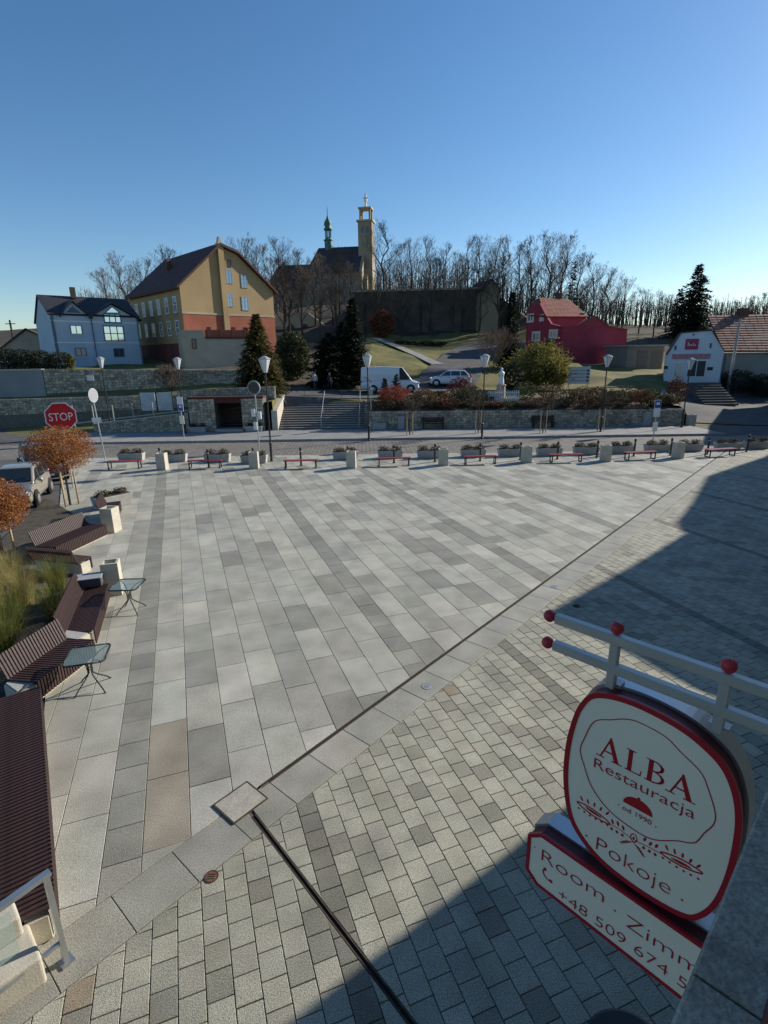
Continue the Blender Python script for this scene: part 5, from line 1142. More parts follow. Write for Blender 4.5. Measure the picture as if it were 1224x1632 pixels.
# --- stone arcade left of the church stairs
t = thing('church_stairs', 'pale stone stair wall with arches below the church', 'stairs'); gs = Pl(tuple(at(436, 525, 104))[:2], (1, -.05)); 
wall_poly(t, 'wall', gs.F, [(0, 9.5), (14, 9.5), (14, 11.4), (9.5, 11.4), (6.5, 13.6), (4.0, 13.6), (1.2, 11.4), (0, 11.4)], -1, 0, stonepale)
for s in (2.4, 5.0): wall_poly(t, 'arch', gs.F, [(s, 9.6), (s+1.6, 9.6), (s+1.6, 11), (s+1.1, 11.7), (s+.5, 11.7), (s, 11)], .003, .03, MATS['dark_hill_stone'])
# --- pink house
pink = mat('crimson_plaster', (.26, .026, .044), rough=.85, col2=(.33, .038, .062), scale=.5, detail=5); tile_r = mat('red_tile_roof', (.20, .055, .035), rough=.8, var=.25, scale=1.0); tile_a = mat('red_tile_courses', (.20, .055, .035), rough=.8, var=.2, scale=1.0, tint='attr')
ph = thing('crimson_house', 'crimson house with red tiled roof and white window surrounds', 'house'); pR = at(893, 575, 78); gp = Pl(tuple(at(836, 575, 84))[:2], tuple(pR-at(836, 575, 84))[:2]); LP_ = (Vector((pR.x, pR.y, 0))-gp.p).length
zt_ = lambda x, y: gp.px(x, y)
wall_poly(ph, 'wall', gp.F, [(0, 3), (LP_, 3), (LP_, zt_(893, 521)[1]), zt_(878, 516), zt_(870, 503), zt_(860, 483), zt_(846, 488), (0, zt_(836, 503)[1])], -.4, 0, pink)
wall_poly(ph, 'body', gp.F, [(0.05, 3), (LP_-.05, 3), (LP_-.05, zt_(893, 521)[1]-.2), (.05, zt_(893, 521)[1]-.2)], -7.5, -.41, pink)
for r_ in ((840, 500, 851, 514), (860, 501, 867, 512), (848, 528, 861, 544), (875, 525, 889, 540)): pwin(ph, gp, r_, bars=(1, 0), frm=mat('cream_surround', (.62, .58, .48), var=.05), fw=.28)
gp2 = Pl(tuple(pR)[:2], (.93, .37)); L2_ = gp2.px(999, 560)[0]; f2 = lambda x, y: gp2.px(x, y)
wall_poly(ph, 'side_wall', gp2.F, [(0.02, 2.5), (L2_, 2.5), f2(1000, 526), f2(970, 521), f2(949, 505), f2(925, 519), (.02, f2(893, 521)[1])], -.5, -.02, pink)
wall_poly(ph, 'side_body', gp2.F, [(.1, 2.5), (L2_-.1, 2.5), (L2_-.1, f2(1000, 526)[1]-.3), (.1, f2(1000, 526)[1]-.3)], -6.5, -.51, pink)
for (A_, B_) in ((f2(893, 521), f2(925, 519)), (f2(925, 519), f2(949, 505)), (f2(949, 505), f2(970, 521)), (f2(970, 521), f2(1000, 526))):
    k = MB(); k.prism([A_, B_, (B_[0], B_[1]+.14), (A_[0], A_[1]+.14)], lambda s, z: gp2.F(s, .12, z), lambda s, z: gp2.F(s, -.6, z)); k.build('parapet_cap', tile_r, ph)
rp = [at(870, 506, 80.5), at(938, 506, 86), at(905, 478, 90.5), at(858, 476, 86)]
k = MB(); tp_ = [rp[0].lerp(rp[2], .04), rp[1].lerp(rp[3], .04), rp[2].lerp(rp[0], .04), rp[3].lerp(rp[1], .04)]; k.add([Vector((v.x, v.y, 4.0)) for v in tp_]+[v-Vector((0, 0, .12)) for v in tp_], [(3, 2, 1, 0), (4, 5, 6, 7), (0, 1, 5, 4), (1, 2, 6, 5), (2, 3, 7, 6), (3, 0, 4, 7)]); k.build('upper_wall', pink, ph)
roof_quad(ph, rp, tile_r); courses(ph, rp, tile_a, 14, .05, lift=.15)
roof_quad(ph, [at(836, 503, 84.5), at(870, 506, 80.5), at(858, 476, 86), at(850, 482, 86.5)], tile_r)
k = MB(); c_ = at(889, 476, 89); k.box(c_, (.7, .7, 1.6)); k.build('chimney', MATS['sooty_brick'], ph); k = MB(); c_ = at(927, 501, 86); k.box(c_, (.9, .8, .08), .3, Matrix.Rotation(-.6, 3, 'X')); k.build('skylight', bpane, ph)
# garage
gg = Pl(tuple(at(998, 580, 74))[:2], (.99, .1)); ga2 = thing('garage', 'grey flat-roofed garage between the crimson house and white shop', 'garage'); zg = gg.px(1030, 552)[1]; wg = gg.px(1058, 560)[0]
wall_poly(ga2, 'wall', gg.F, [(0, 2), (wg, 2), (wg, zg), (0, zg)], -6, 0, mat('garage_render', (.22, .20, .17), var=.12, scale=1)); wall_poly(ga2, 'roof', gg.F, [(-.3, zg+.003), (wg+.3, zg+.003), (wg+.3, zg+.2), (-.3, zg+.2)], -6.3, .5, mat('roof_felt', (.25, .27, .30), var=.1))
for s in (1.4, 3.4): wall_poly(ga2, 'garage_door', gg.F, [(s, zg-3.0), (s+1.5, zg-3.0), (s+1.5, zg-.5), (s, zg-.5)], .003, .05, mat('garage_door', (.16, .14, .12), var=.1))
# --- white shop
ws = thing('white_shop', 'white gabled shop with red sign and tiled roof wing', 'shop'); gw2 = Pl(tuple(at(1058, 604, 62))[:2], (.90, -.43)); q = gw2.px; shopw = mat('shop_white', (.60, .64, .68), rough=.8, var=.05, scale=1)
zb0 = 2.2
P6 = [(0, zb0), (q(1150, 600)[0], zb0), q(1154, 560), q(1134, 527), q(1086, 531), q(1059, 566)]; P6[5] = (0, P6[5][1])
wall_poly(ws, 'wall', gw2.F, P6, -7, 0, shopw)
for A_, B_ in ((P6[5], P6[4]), (P6[4], P6[3]), (P6[3], P6[2])):
    k = MB(); k.prism([A_, B_, (B_[0], B_[1]+.13), (A_[0], A_[1]+.13)], lambda s, z: gw2.F(s, .12, z), lambda s, z: gw2.F(s, -7, z)); k.build('verge', darkroof, ws)
pwin(ws, gw2, (1095, 574, 1125, 601), bars=(1, 0), frm=whitep, fw=.08); pwin(ws, gw2, (1074, 577, 1088, 601), bars=(1, 0), frm=whitep, pane=bpane, fw=.08)
def panel(parent, pl, rect, mt, name, t0=.01, t1=.06):
    a, b_, c, d = pl.rect(*rect); return wall_poly(parent, name, pl.F, [(a, c), (b_, c), (b_, d), (a, d)], t0, t1, mt)
pk = panel(ws, gw2, (1092, 540, 1113, 557), mat('shop_red', (.33, .02, .07), rough=.4, var=.1), 'sign_panel'); a, b_, c, d = gw2.rect(1092, 540, 1113, 557)
for i, (u0, u1, v0, v1) in enumerate(((.20, .25, .32, .70), (.31, .36, .32, .52), (.42, .56, .38, .46), (.62, .66, .30, .60), (.72, .82, .34, .44))): wall_poly(pk, 'white_stroke', gw2.F, [(a+(b_-a)*u0, c+(d-c)*v0), (a+(b_-a)*u1, c+(d-c)*v0), (a+(b_-a)*u1, c+(d-c)*v1), (a+(b_-a)*u0, c+(d-c)*v1)], .062, .07, whitep)
panel(ws, gw2, (1071, 564, 1132, 572), mat('banner_red', (.36, .06, .10), rough=.6, col2=(.5, .35, .36), scale=3, stretch=(6, 6, 1)), 'banner')
for r_ in ((1075, 551, 1078, 558), (1131, 547, 1134, 555), (1104, 532, 1107, 535)): pwin(ws, gw2, r_, bars=(0, 0), frm=bframe, fw=.05)
for r_ in ((1058, 583, 1064, 588), (1127, 585, 1136, 590)): panel(ws, gw2, r_, blackm, 'oval_plate')
k = MB(); k.tube(gw2.F(P6[1][0]-.1, .08, zb0), gw2.F(P6[1][0]-.1, .08, P6[2][1]-.2), .05, .05, 6); k.build('downpipe', bframe, ws)
ev0, ev1, rg1, rg0 = at(1152, 561, 61.8), at(1330, 561, 61.8), at(1330, 500, 68.5), at(1127, 505, 68.5)
tile_w = mat('mottled_tiles', (.19, .085, .062), rough=.85, col2=(.27, .14, .10), scale=.9, tint='attr'); roof_quad(ws, [ev0, ev1, rg1, rg0], darkroof); courses(ws, [ev0, ev1, rg1, rg0], tile_w, 15, .07, lift=.15)
k = MB(); y0 = 62.3; k.b2(at(1153, 600, y0).x, 58, y0, y0+9, 1.5, ev0.z-.1); k.build('wing_wall', mat('greenish_plaster', (.36, .37, .33), var=.12, scale=.8), ws)
k = MB(); c_ = at(1183, 500, 68.4); k.box(c_, (1.1, .8, 1.2)); k.build('chimney', MATS['sooty_brick'], ws)
stt = thing('shop_steps', 'dark steps leading up to the white shop', 'stairs')
for i in range(9): k = MB(); k.b2(32.2, 35.6, 54.6+i*.46, 59.2, .75+i*.23, .98+i*.23-.012); k.build('step', mat('dark_step', (.12, .115, .105), var=.2, scale=3), stt)
# utility pole
g = at(1158, 632, 60); tp = at(1180, 508, 60); t = thing('utility_pole', 'leaning pale concrete utility pole before the tiled roof', 'pole', (g.x, g.y, g.z)); k = MB(); k.tube((0, 0, -.2), tp-g, .17, .11, 10); k.build('shaft', concrete_g, t); k = MB(); c_ = tp-g; k.box(c_-Vector((0, 0, .5)), (1.5, .1, .12), .2); k.build('crossarm', greym, t)
for s in (-.6, 0, .6): k = MB(); k.lathe([(.04, 0), (.07, .08), (.03, .2)], 6, c_+Vector((s, .12*s, -.44))); k.build('insulator', whitep, t)
# distant pole at far left
g = at(22, 545, 80); t = thing('utility_pole', 'dark thin pole at the far left against the sky', 'pole', (g.x, g.y, 5.2)); k = MB(); k.tube((0, 0, -.2), (0, 0, at(18, 510, 80).z-5.2), .16, .12, 8); k.build('shaft', blackm, t); k = MB(); k.box((0, 0, at(18, 516, 80).z-5.2), (1.4, .1, .1)); k.build('crossarm', blackm, t)
# notice board in the garden
p = at(922, 608, 55); t = thing('notice_board', 'large pale garden notice board on two posts', 'notice board', (p.x, p.y, H(p.x, p.y))); z1 = at(922, 584, 55).z-H(p.x, p.y)
k = MB(); k.box((0, 0, z1-.85), (2.15, .06, 1.65)); bd = k.build('board', mat('board_blue_white', (.46, .52, .56), var=.08), t)
for x in (-.95, .95): k = MB(); k.tube((x, .06, -.2), (x, .06, z1), .05, .05, 6); k.build('post', greym, t)
for i in range(4): k = MB(); k.box((-.15, -.035, z1-.4-.32*i), (1.5, .01, .12)); k.build('map_line', greym, bd)
for i in range(4): k = MB(); k.box((.85, -.035, z1-.4-.32*i), (.28, .01, .2)); k.build('picture', mat('board_dark', (.10, .10, .11)), bd)
# ================================================================== VEHICLES
tyre_m = mat('tyre', (.016, .016, .016), rough=.85, var=.2); rim_m = mat('alloy', (.42, .43, .44), rough=.35, metallic=.8, var=.08); carglass = glass_mat('car_glass', (.015, .02, .025), 1.0, .03); lightm = mat('headlight', (.72, .75, .78), rough=.12, var=.05, spec=.9); redl = mat('tail_lamp', (.35, .02, .02), rough=.2); plastic = mat('black_plastic', (.02, .02, .022), rough=.6, var=.1)
def car(name, label, loc, rz, spec, paint, cat='car', group=None):
    """x forward, origin on the ground under the middle"""
    L_, W_, Hh, hood, belt = spec['L'], spec['W'], spec['H'], spec['hood'], spec['belt']; t = thing(name, label, cat, loc, rz, group); hw = W_/2; gc_ = .20
    wx = spec.get('wx', (L_/2-.85, -L_/2+.85)); wr = spec.get('wr', .33)
    st_ = spec['prof']                                       # (x, ztop, width factor)
    b = MB(); n = 12
    for x, zt, wf in st_:
        w = hw*wf; zl = gc_+(.10 if abs(x) > L_/2-.25 else 0); h = zt-zl
        ringp = [(-w*.86, zl), (-w*.98, zl+h*.18), (-w, zl+h*.50), (-w*.97, zl+h*.80), (-w*.90, zl+h*.97), (-w*.45, zt+.02), (w*.45, zt+.02), (w*.90, zl+h*.97), (w*.97, zl+h*.80), (w, zl+h*.50), (w*.98, zl+h*.18), (w*.86, zl)]
        b.v.extend([(x, y, z) for y, z in ringp])
    for i in range(len(st_)-1):
        for j in range(n): b.f.append((i*n+j, i*n+(j+1) % n, (i+1)*n+(j+1) % n, (i+1)*n+j))
    b.f.append(tuple(range(n-1, -1, -1))); b.f.append(tuple(range((len(st_)-1)*n, len(st_)*n)))
    body = sub(b.build('body', paint, t, True), 2)
    ga_, gb_, gc2, gd = spec['green']                        # (x,z) windscreen base, roof front, roof rear, rear base
    wb, wt = hw*.90, hw*spec.get('tumble', .74); zb_ = belt-.06
    def gpt(p, s, w=None, o=0.0):
        f = (p[1]-zb_)/(Hh-zb_); w = wb+(wt-wb)*f; return Vector((p[0], s*(w+o), p[1]))
    k = MB(); pr = [(ga_[0], zb_), gb_, ((gb_[0]+gc2[0])/2, Hh), gc2, (gd[0], zb_)]; m_ = len(pr)
    k.add([gpt(p, -1) for p in pr]+[gpt(p, 1) for p in pr], [tuple(range(m_)), tuple(range(2*m_-1, m_-1, -1))]+[(i, m_+i, m_+(i+1) % m_, (i+1) % m_) for i in range(m_)]); cab = k.build('cabin', paint, t, True); bevel(cab, .07, 3); fixn(cab.data)
    def sideglass(p4):
        for s in (-1, 1):
            k = MB(); k.add([gpt(p, s, o=.012) for p in p4]+[gpt(p, s, o=-.03) for p in p4], [(0, 1, 2, 3), (7, 6, 5, 4), (0, 4, 5, 1), (1, 5, 6, 2), (2, 6, 7, 3), (3, 7, 4, 0)]); k.build('side_window', carglass, t)
    lerp = lambda a, c, f: (a[0]+(c[0]-a[0])*f, a[1]+(c[1]-a[1])*f)
    zw0, zw1 = belt+.02, Hh-.13
    fx = lambda z: lerp((ga_[0], zb_), gb_, (z-zb_)/(gb_[1]-zb_))[0]; rx = lambda z: lerp((gd[0], zb_), gc2, (z-zb_)/(gc2[1]-zb_))[0]
    xs_w = spec['pillars']
    for a, c in xs_w:
        x0a = fx(zw0)-.16 if a is None else a; x0b = fx(zw1)-.12 if a is None else a; x1a = rx(zw0)+.14 if c is None else c; x1b = rx(zw1)+.12 if c is None else c; sideglass([(x0a, zw0), (x1a, zw0), (x1b, zw1), (x0b, zw1)])
    def across(p, q, f0, f1, off, nm):
        A_, B_ = lerp(p, q, f0), lerp(p, q, f1); d = Vector((q[0]-p[0], 0, q[1]-p[1])).normalized(); nn = Vector((d.z, 0, -d.x))*off; k = MB()
        v = [gpt(A_, -1, o=-.09), gpt(A_, 1, o=-.09), gpt(B_, 1, o=-.09), gpt(B_, -1, o=-.09)]; k.add([x+nn for x in v]+[x-nn*2 for x in v], [(0, 1, 2, 3), (7, 6, 5, 4), (0, 4, 5, 1), (1, 5, 6, 2), (2, 6, 7, 3), (3, 7, 4, 0)]); k.build(nm, carglass, t)
    across((ga_[0], zb_), gb_, .14, .93, .014, 'windscreen')
    if spec.get('rearglass', True): across((gd[0], zb_), gc2, .15, .92, -.014, 'rear_window')
    for x in wx:
        for s in (-1, 1):
            k = MB(); k.lathe([(wr+.07, -.01), (wr+.07, .01)], 20); k.v = [(x+v[0], s*(hw*.985)+v[2], wr+v[1]) for v in k.v]; k.build('wheel_arch', plastic, t)
            k = MB(); k.lathe([(wr*.6, -.11), (wr*.93, -.11), (wr, -.07), (wr, .07), (wr*.93, .11), (wr*.6, .11)], 22); k.v = [(x+v[0], s*(hw-.07)+v[2], wr+v[1]) for v in k.v]; wh = k.build('wheel', tyre_m, t, False)
            k = MB(); k.lathe([(wr*.62, -.03), (wr*.62, .02), (wr*.5, .03), (wr*.14, .045), (.02, .05)], 16); k.v = [(x+v[0], s*(hw+.035)+v[2]*s, wr+v[1]) for v in k.v]; k.build('rim', rim_m, wh)
    for s in (-1, 1):
        k = MB(); k.bevbox((L_/2-.17, s*(hw*.66), spec['hl']), (.22, .36, .17), .04); k.build('headlight', lightm, t, True); k = MB(); k.bevbox((-L_/2+.10, s*(hw*.74), spec['hl']+.18), (.16, .22, .34), .04); k.build('tail_light', redl, t, True)
        k = MB(); k.bevbox((ga_[0]-.30, s*(hw+.09), belt+.07), (.14, .2, .15), .035); k.build('mirror', paint, t, True)
        k = MB(); k.box((.05, s*(hw*.985), belt-.16), (.2, .03, .03)); k.build('door_handle', plastic, t)
    k = MB(); k.bevbox((L_/2-.06, 0, spec['hl']-.04), (.12, W_*.42, .16), .03); k.build('grille', plastic, t); k = MB(); k.bevbox((L_/2-.05, 0, .36), (.16, W_*.74, .16), .04); k.build('lower_bumper', plastic, t); k = MB(); k.box((L_/2+.035, 0, .46), (.02, .5, .11)); k.build('number_plate', whitep, t)
    return t
def hatch(L_=4.25, W_=1.78, Hh=1.52, hood=.98, belt=.98):
    return dict(L=L_, W=W_, H=Hh, hood=hood, belt=belt, hl=.70, prof=[(-L_/2, .90, .84), (-L_/2+.15, .99, .93), (-L_/2+.8, belt+.02, 1), (-.2, belt, 1), (L_/2-1.35, belt-.01, 1), (L_/2-.9, hood-.05, .98), (L_/2-.3, hood-.18, .92), (L_/2-.05, .72, .82)], green=((L_/2-1.05, belt), (L_/2-1.95, Hh-.03), (-L_/2+.75, Hh-.05), (-L_/2+.15, belt)), pillars=((None, -.02), (-.10, -1.05), (-1.15, None)))
def suv(L_=4.65, W_=1.88, Hh=1.72, belt=1.12):
    s = hatch(L_, W_, Hh, 1.12, belt); s['hl'] = .86; s['wr'] = .37; return s
silver = mat('beige_metal_paint', (.36, .33, .27), rough=.3, metallic=.45, var=.05, coat=.6); darkblue = mat('dark_blue_paint', (.018, .026, .045), rough=.25, var=.1, coat=.8); whitec = mat('white_car_paint', (.66, .68, .70), rough=.3, var=.03, coat=.6); silver2 = mat('silver_car_paint', (.42, .46, .50), rough=.3, metallic=.4, var=.04, coat=.6)
# nearer parked car, nose to the lower right
wA, wB = gr(60, 808), gr(84, 783); hd_ = math.atan2(wA.y-wB.y, wA.x-wB.x); mid = (wA+wB)/2; side = Vector((-math.sin(hd_), math.cos(hd_), 0))
car('parked_car', 'beige hatchback parked at the left edge beside the ball trees', (mid.x-side.x*.86*-1*-1, mid.y-side.y*.86, 0), hd_, hatch(4.2, 1.76, 1.56), silver)
mid2 = Vector((-18.2, 28.35, 0)); car('parked_car', 'dark blue off-road car parked behind the beige hatchback', mid2, R(-52), suv(4.6, 1.86, 1.78), darkblue)
def zpos(x, y): return (x, y, H(x, y)+.08)
car('parked_car', 'white off-road car parked on the upper street behind the red shrubs', zpos(7.4, 60.4), R(172), suv(4.6, 1.86, 1.72), whitec)
car('parked_car', 'silver estate car partly hidden under the golden juniper', zpos(17.9, 60.8), R(4), hatch(4.4, 1.76, 1.46), silver2)
L_ = 5.9; van_s = dict(L=L_, W=2.0, H=2.50, hood=1.25, belt=1.20, hl=.9, wr=.36, tumble=.86, rearglass=False, prof=[(-L_/2, 1.05, .95), (-L_/2+.12, 1.2, 1), (-1, 1.22, 1), (L_/2-1.5, 1.22, 1), (L_/2-1.0, 1.22, .99), (L_/2-.3, 1.05, .93), (L_/2-.04, .85, .84)], green=((L_/2-.75, 1.2), (L_/2-1.75, 2.42), (-L_/2+.12, 2.44), (-L_/2+.03, 1.2)), pillars=((None, L_/2-2.05),), wx=(L_/2-.95, -L_/2+1.25))
vx = at(578, 606, 55.3).x+2.7; car('white_van', 'white panel van parked above the stairs', zpos(vx, 55.4), R(3), van_s, whitec, 'van')
# ================================================================== STATUE, PEOPLE
p = at(798, 625, 49.2); zs_ = H(p.x, p.y); t = thing('statue', 'white robed statue on a pedestal inside a white fence', 'statue', (p.x, p.y, zs_)); ztop = at(798, 586, 49.2).z-zs_; hS = 1.45; z0 = ztop-hS
k = MB(); k.lathe([(.55, -.2), (.55, .12), (.42, .16), (.38, z0-.12), (.46, z0-.08), (.46, z0)], 8); k.build('pedestal', stonepale, t)
k = MB(); k.lathe([(.27, z0), (.26, z0+.15), (.22, z0+.45), (.19, z0+.75), (.22, z0+.95), (.21, z0+1.08), (.10, z0+1.16), (.075, z0+1.20), (.10, z0+1.26), (.115, z0+1.33), (.09, z0+1.42), (.02, z0+1.45)], 12); k.build('figure', whitep, t, True)
for s in (-1, 1): k = MB(); k.tube((s*.2, 0, z0+1.05), (s*.17, -.17, z0+.75), .065, .05, 7); k.tube((s*.17, -.17, z0+.75), (s*.03, -.22, z0+.9), .05, .035, 7); k.build('arm', whitep, t, True)
fn = thing('picket_fence', 'white picket fence in front of the statue', 'fence', (p.x, 48.0, H(p.x, 48.0))); 
for i in range(15): k = MB(); k.box((-1.3+i*.186, 0, .52), (.09, .03, .9)); k.build('picket', whitep, fn)
for z in (.25, .8): k = MB(); k.box((0, .04, z), (2.8, .04, .08)); k.build('rail', whitep, fn)
def person(label, loc, rz, top, legs, seed):
    me = bpy.data.meshes.new('body'); J = [(0, 0, .95), (0, 0, 1.18), (0, 0, 1.40), (0, 0, 1.50), (0, .01, 1.60), (0, .01, 1.74), (.10, 0, .88), (.13, .10, .48), (.12, .02, .06), (.12, .14, .03), (-.10, 0, .88), (-.12, -.10, .48), (-.12, -.24, .10), (-.12, -.12, .05), (.20, 0, 1.40), (.26, -.06, 1.12), (.25, .04, .88), (.25, .07, .80), (-.20, 0, 1.40), (-.26, .07, 1.12), (-.25, .20, .92), (-.25, .25, .86)]
    E_ = [(0, 1), (1, 2), (2, 3), (3, 4), (4, 5), (0, 6), (6, 7), (7, 8), (8, 9), (0, 10), (10, 11), (11, 12), (12, 13), (2, 14), (14, 15), (15, 16), (16, 17), (2, 18), (18, 19), (19, 20), (20, 21)]
    rad = [.15, .14, .15, .055, .095, .085, .095, .065, .045, .04, .095, .065, .045, .04, .065, .048, .036, .032, .065, .048, .036, .032]
    me.from_pydata(J, E_, []); o = bpy.data.objects.new('body', me); C.objects.link(o); md = o.modifiers.new('skin', 'SKIN'); 
    for i, v in enumerate(me.skin_vertices[0].data): v.radius = (rad[i], rad[i]*.85); v.use_root = (i == 0)
    o.modifiers.new('s', 'SUBSURF').levels = 1; bpy.context.view_layer.update(); m2 = bpy.data.meshes.new_from_object(o.evaluated_get(bpy.context.evaluated_depsgraph_get())); bpy.data.objects.remove(o)
    skin = mat('skin', (.40, .25, .18), rough=.6); m2.materials.clear(); 
    for q_ in (top, legs, skin, blackm): m2.materials.append(q_)
    for f in m2.polygons:
        z = f.center.z; f.material_index = 2 if (1.47 < z < 1.66 or (z < .93 and abs(f.center.x) > .21)) else 3 if (z >= 1.66 or z < .09) else 0 if z > .95 else 1; f.use_smooth = True
    t = thing('person', label, 'person', loc, rz); b = bpy.data.objects.new('body', m2); C.objects.link(b); b.parent = t; return t
jeans = mat('dark_trousers', (.03, .035, .05), rough=.9); person('person in pale top and dark trousers walking above the stairs', zpos(-6.6, 54.2), .6, mat('pale_top', (.55, .55, .56), rough=.9), jeans, 1); person('person in dark clothes beside the one in the pale top', zpos(-5.2, 54.6), -.4, mat('dark_jacket', (.03, .03, .035), rough=.9), jeans, 2)
# ================================================================== VEGETATION BEYOND THE ROAD
lf_gold = leaf_mat('golden_spruce', (.030, .035, .012), (.15, .12, .035), .3, 1.2); lf_dark = leaf_mat('dark_conifer', (.010, .016, .009), (.032, .042, .020), .2, 1.5); lf_cyp = leaf_mat('cypress_green', (.025, .035, .012), (.07, .085, .028), .25, 1.2); lf_yel = leaf_mat('golden_juniper', (.085, .082, .018), (.30, .26, .065), .4, 1.0); lf_red = leaf_mat('red_barberry', (.16, .03, .018), (.34, .09, .05), .35, 2); lf_brn = leaf_mat('brown_shrub', (.055, .04, .022), (.13, .095, .05), .3, 2); lf_grn = leaf_mat('green_shrub', (.028, .036, .013), (.075, .085, .03), .25, 2); lf_rus = leaf_mat('rust_leaves', (.09, .035, .018), (.20, .08, .035), .3, 2)
def conif(label, px, topy, Y, rad, tiers, per, leaf, mt, seed, base=None, **kw):
    x = at(px, topy, Y).x; z0 = H(x, Y) if base is None else base; hh = at(px, topy, Y).z-z0; tb, cb = conifer_meshes(seed, hh, rad, tiers, per, leaf, **kw); return place_tree('conifer', label, tb, cb, (x, Y, z0), 0, bark, mt)
conif('golden brown spruce beside the stairs', 407, 503, 50.6, 2.9, 34, 27, .30, lf_gold, 11, droop=.35, jag=.15, power=.8)
conif('tall dark conifer left of the white van', 561, 478, 58, 2.2, 36, 26, .32, lf_dark, 12, droop=.1, power=.7)
conif('broad dark conifer behind the walkers', 523, 533, 57, 2.7, 26, 28, .32, lf_dark, 13, droop=.15, power=.45)
conif('dark conifer between the broad and the tall one', 545, 515, 59, 2.1, 28, 24, .32, lf_dark, 18, droop=.1, power=.6)
conif('dark upright conifer behind the golden juniper', 817, 468, 70, 1.9, 34, 20, .32, lf_dark, 14, droop=.25)
conif('big dark spruce on the skyline behind the white shop', 1116, 423, 98, 4.8, 28, 17, .55, lf_dark, 15, droop=.30, jag=.45, power=.7)
conif('dark pine right of the crimson house on the hill', 915, 420, 102, 2.4, 24, 9, .42, lf_grn, 16, droop=.2, jag=.4)
conif('smaller dark conifer beside the skyline spruce', 1085, 462, 100, 2.6, 22, 11, .42, lf_dark, 17, droop=.25, jag=.4)
for i, (px, ty, Y, w, lb) in enumerate(((613, 603, 49.2, .48, 'small dark clipped cone left above the red shrub'), (632, 597, 49.4, .62, 'larger dark clipped cone above the red shrub'))): conif(lb, px, ty, Y, w, 22, 14, .13, lf_dark, 30+i, droop=0, power=.6)
def shrub(label, px, py_top, Y, wpx, n, leaf, mt, seed, clumps=0, name='shrub'):
    c = at(px, py_top, Y); z0 = H(c.x, Y); hh = max(.5, c.z-z0); w = wpx*Y/F_PX/2*.97; return bush(name, label, (c.x, Y, z0), (w, w*.85, hh/2), n, leaf, mt, seed, 'shrub', None, clumps)
shrub('broad olive green cypress bush behind the golden spruce', 463, 524, 60, 56, 7000, .27, lf_cyp, 41, 0, 'cypress_bush')
shrub('large golden juniper over the parked silver car', 858, 548, 56.5, 100, 14000, .22, lf_yel, 42, 90, 'juniper')
shrub('low golden juniper branch cluster left of the notice board', 893, 566, 55.5, 36, 1600, .22, lf_yel, 43, 24, 'juniper')
shrub('bright red shrub on the wall top next to the stairs', 628, 612, 47.3, 56, 3000, .13, lf_red, 44, 0); shrub('rust brown shrub right of the bright red one', 674, 618, 47.6, 44, 2000, .13, lf_rus, 45)
shrub('purple red shrub left of the statue', 735, 598, 49.2, 48, 2200, .14, leaf_mat('purple_leaves', (.06, .015, .02), (.16, .04, .05), .3, 2), 46)
shrub('tall green shrub left of the statue fence', 750, 612, 47.6, 42, 2000, .14, lf_grn, 47)
shrub('rusty round tree before the huge hill wall', 609, 492, 91, 42, 2600, .34, lf_rus, 48, 0, 'small_tree')
shrub('dark green shrub behind the statue pedestal', 818, 575, 53, 40, 2200, .2, lf_dark, 49)
shrub('dark evergreen shrub below the crimson house windows', 878, 537, 73, 22, 900, .3, lf_grn, 50)
shrub('dark hedge mass right of the shop steps', 1178, 587, 60.4, 62, 3000, .2, lf_dark, 51); shrub('dark hedge mass at the right edge before the tiled wing', 1222, 594, 59.5, 52, 2600, .2, lf_dark, 52)
shrub('red brown shrub beside the shop steps', 1082, 598, 54, 34, 1500, .18, leaf_mat('maroon_leaves', (.05, .015, .014), (.12, .04, .03), .3, 2), 53); shrub('bright green conifer bush at the wall end', 1068, 628, 47, 38, 1800, .14, lf_cyp, 54)
rg = random.Random(5); kinds = [(lf_brn, 'brown'), (lf_grn, 'green'), (lf_rus, 'rusty'), (lf_brn, 'dry brown')]
for i, px in enumerate(range(604, 1065, 19)):
    mt, cn = kinds[(i*7) % 4]; ty = 632+rg.uniform(-14, 8)-(8 if px > 900 else 0)
    if 755 < px < 835: ty = 643
    shrub('%s low %s shrub from the left along the retaining wall top' % (ORD[i], cn), px+rg.uniform(-4, 4), ty, 46.15+rg.uniform(0, .7), rg.uniform(32, 46), 1000, .13, mt, 100+i)['group'] = 'low shrubs along the wall top'
for i, (px, ty, w) in enumerate(((838, 606, 40), (880, 612, 46), (925, 618, 40), (952, 615, 34), (985, 622, 36), (1012, 622, 38), (1038, 622, 30), (700, 622, 34), (775, 640, 40))):
    mt, cn = kinds[(i*3+1) % 4]; shrub('%s %s rounded shrub from the left in the second garden row' % (ORD[i], cn), px, ty, 48.6, w, 1100, .15, mt, 140+i)['group'] = 'rounded shrubs of the second garden row'
# hedge and shrubs at far left
for i, px in enumerate((6, 34, 62, 92)): shrub('%s dark hedge shrub from the left below the blue house' % ORD[i], px, 553+i*2, 57.2, 46, 1700, .2, lf_dark, 160+i)['group'] = 'dark hedge shrubs below the blue house'
shrub('yellow green narrow shrub at the foot of the blue house', 110, 562, 57.4, 14, 600, .16, lf_yel, 170)
# lavender-like ground cover on the hill
for i, (px, py, Y) in enumerate(((640, 545, 86), (660, 543, 86), (682, 542, 86), (700, 544, 86))): shrub('%s low evergreen ground shrub from the left on the lawn' % ORD[i], px, py, Y, 26, 500, .3, lf_grn, 180+i)['group'] = 'low ground shrubs on the lawn'
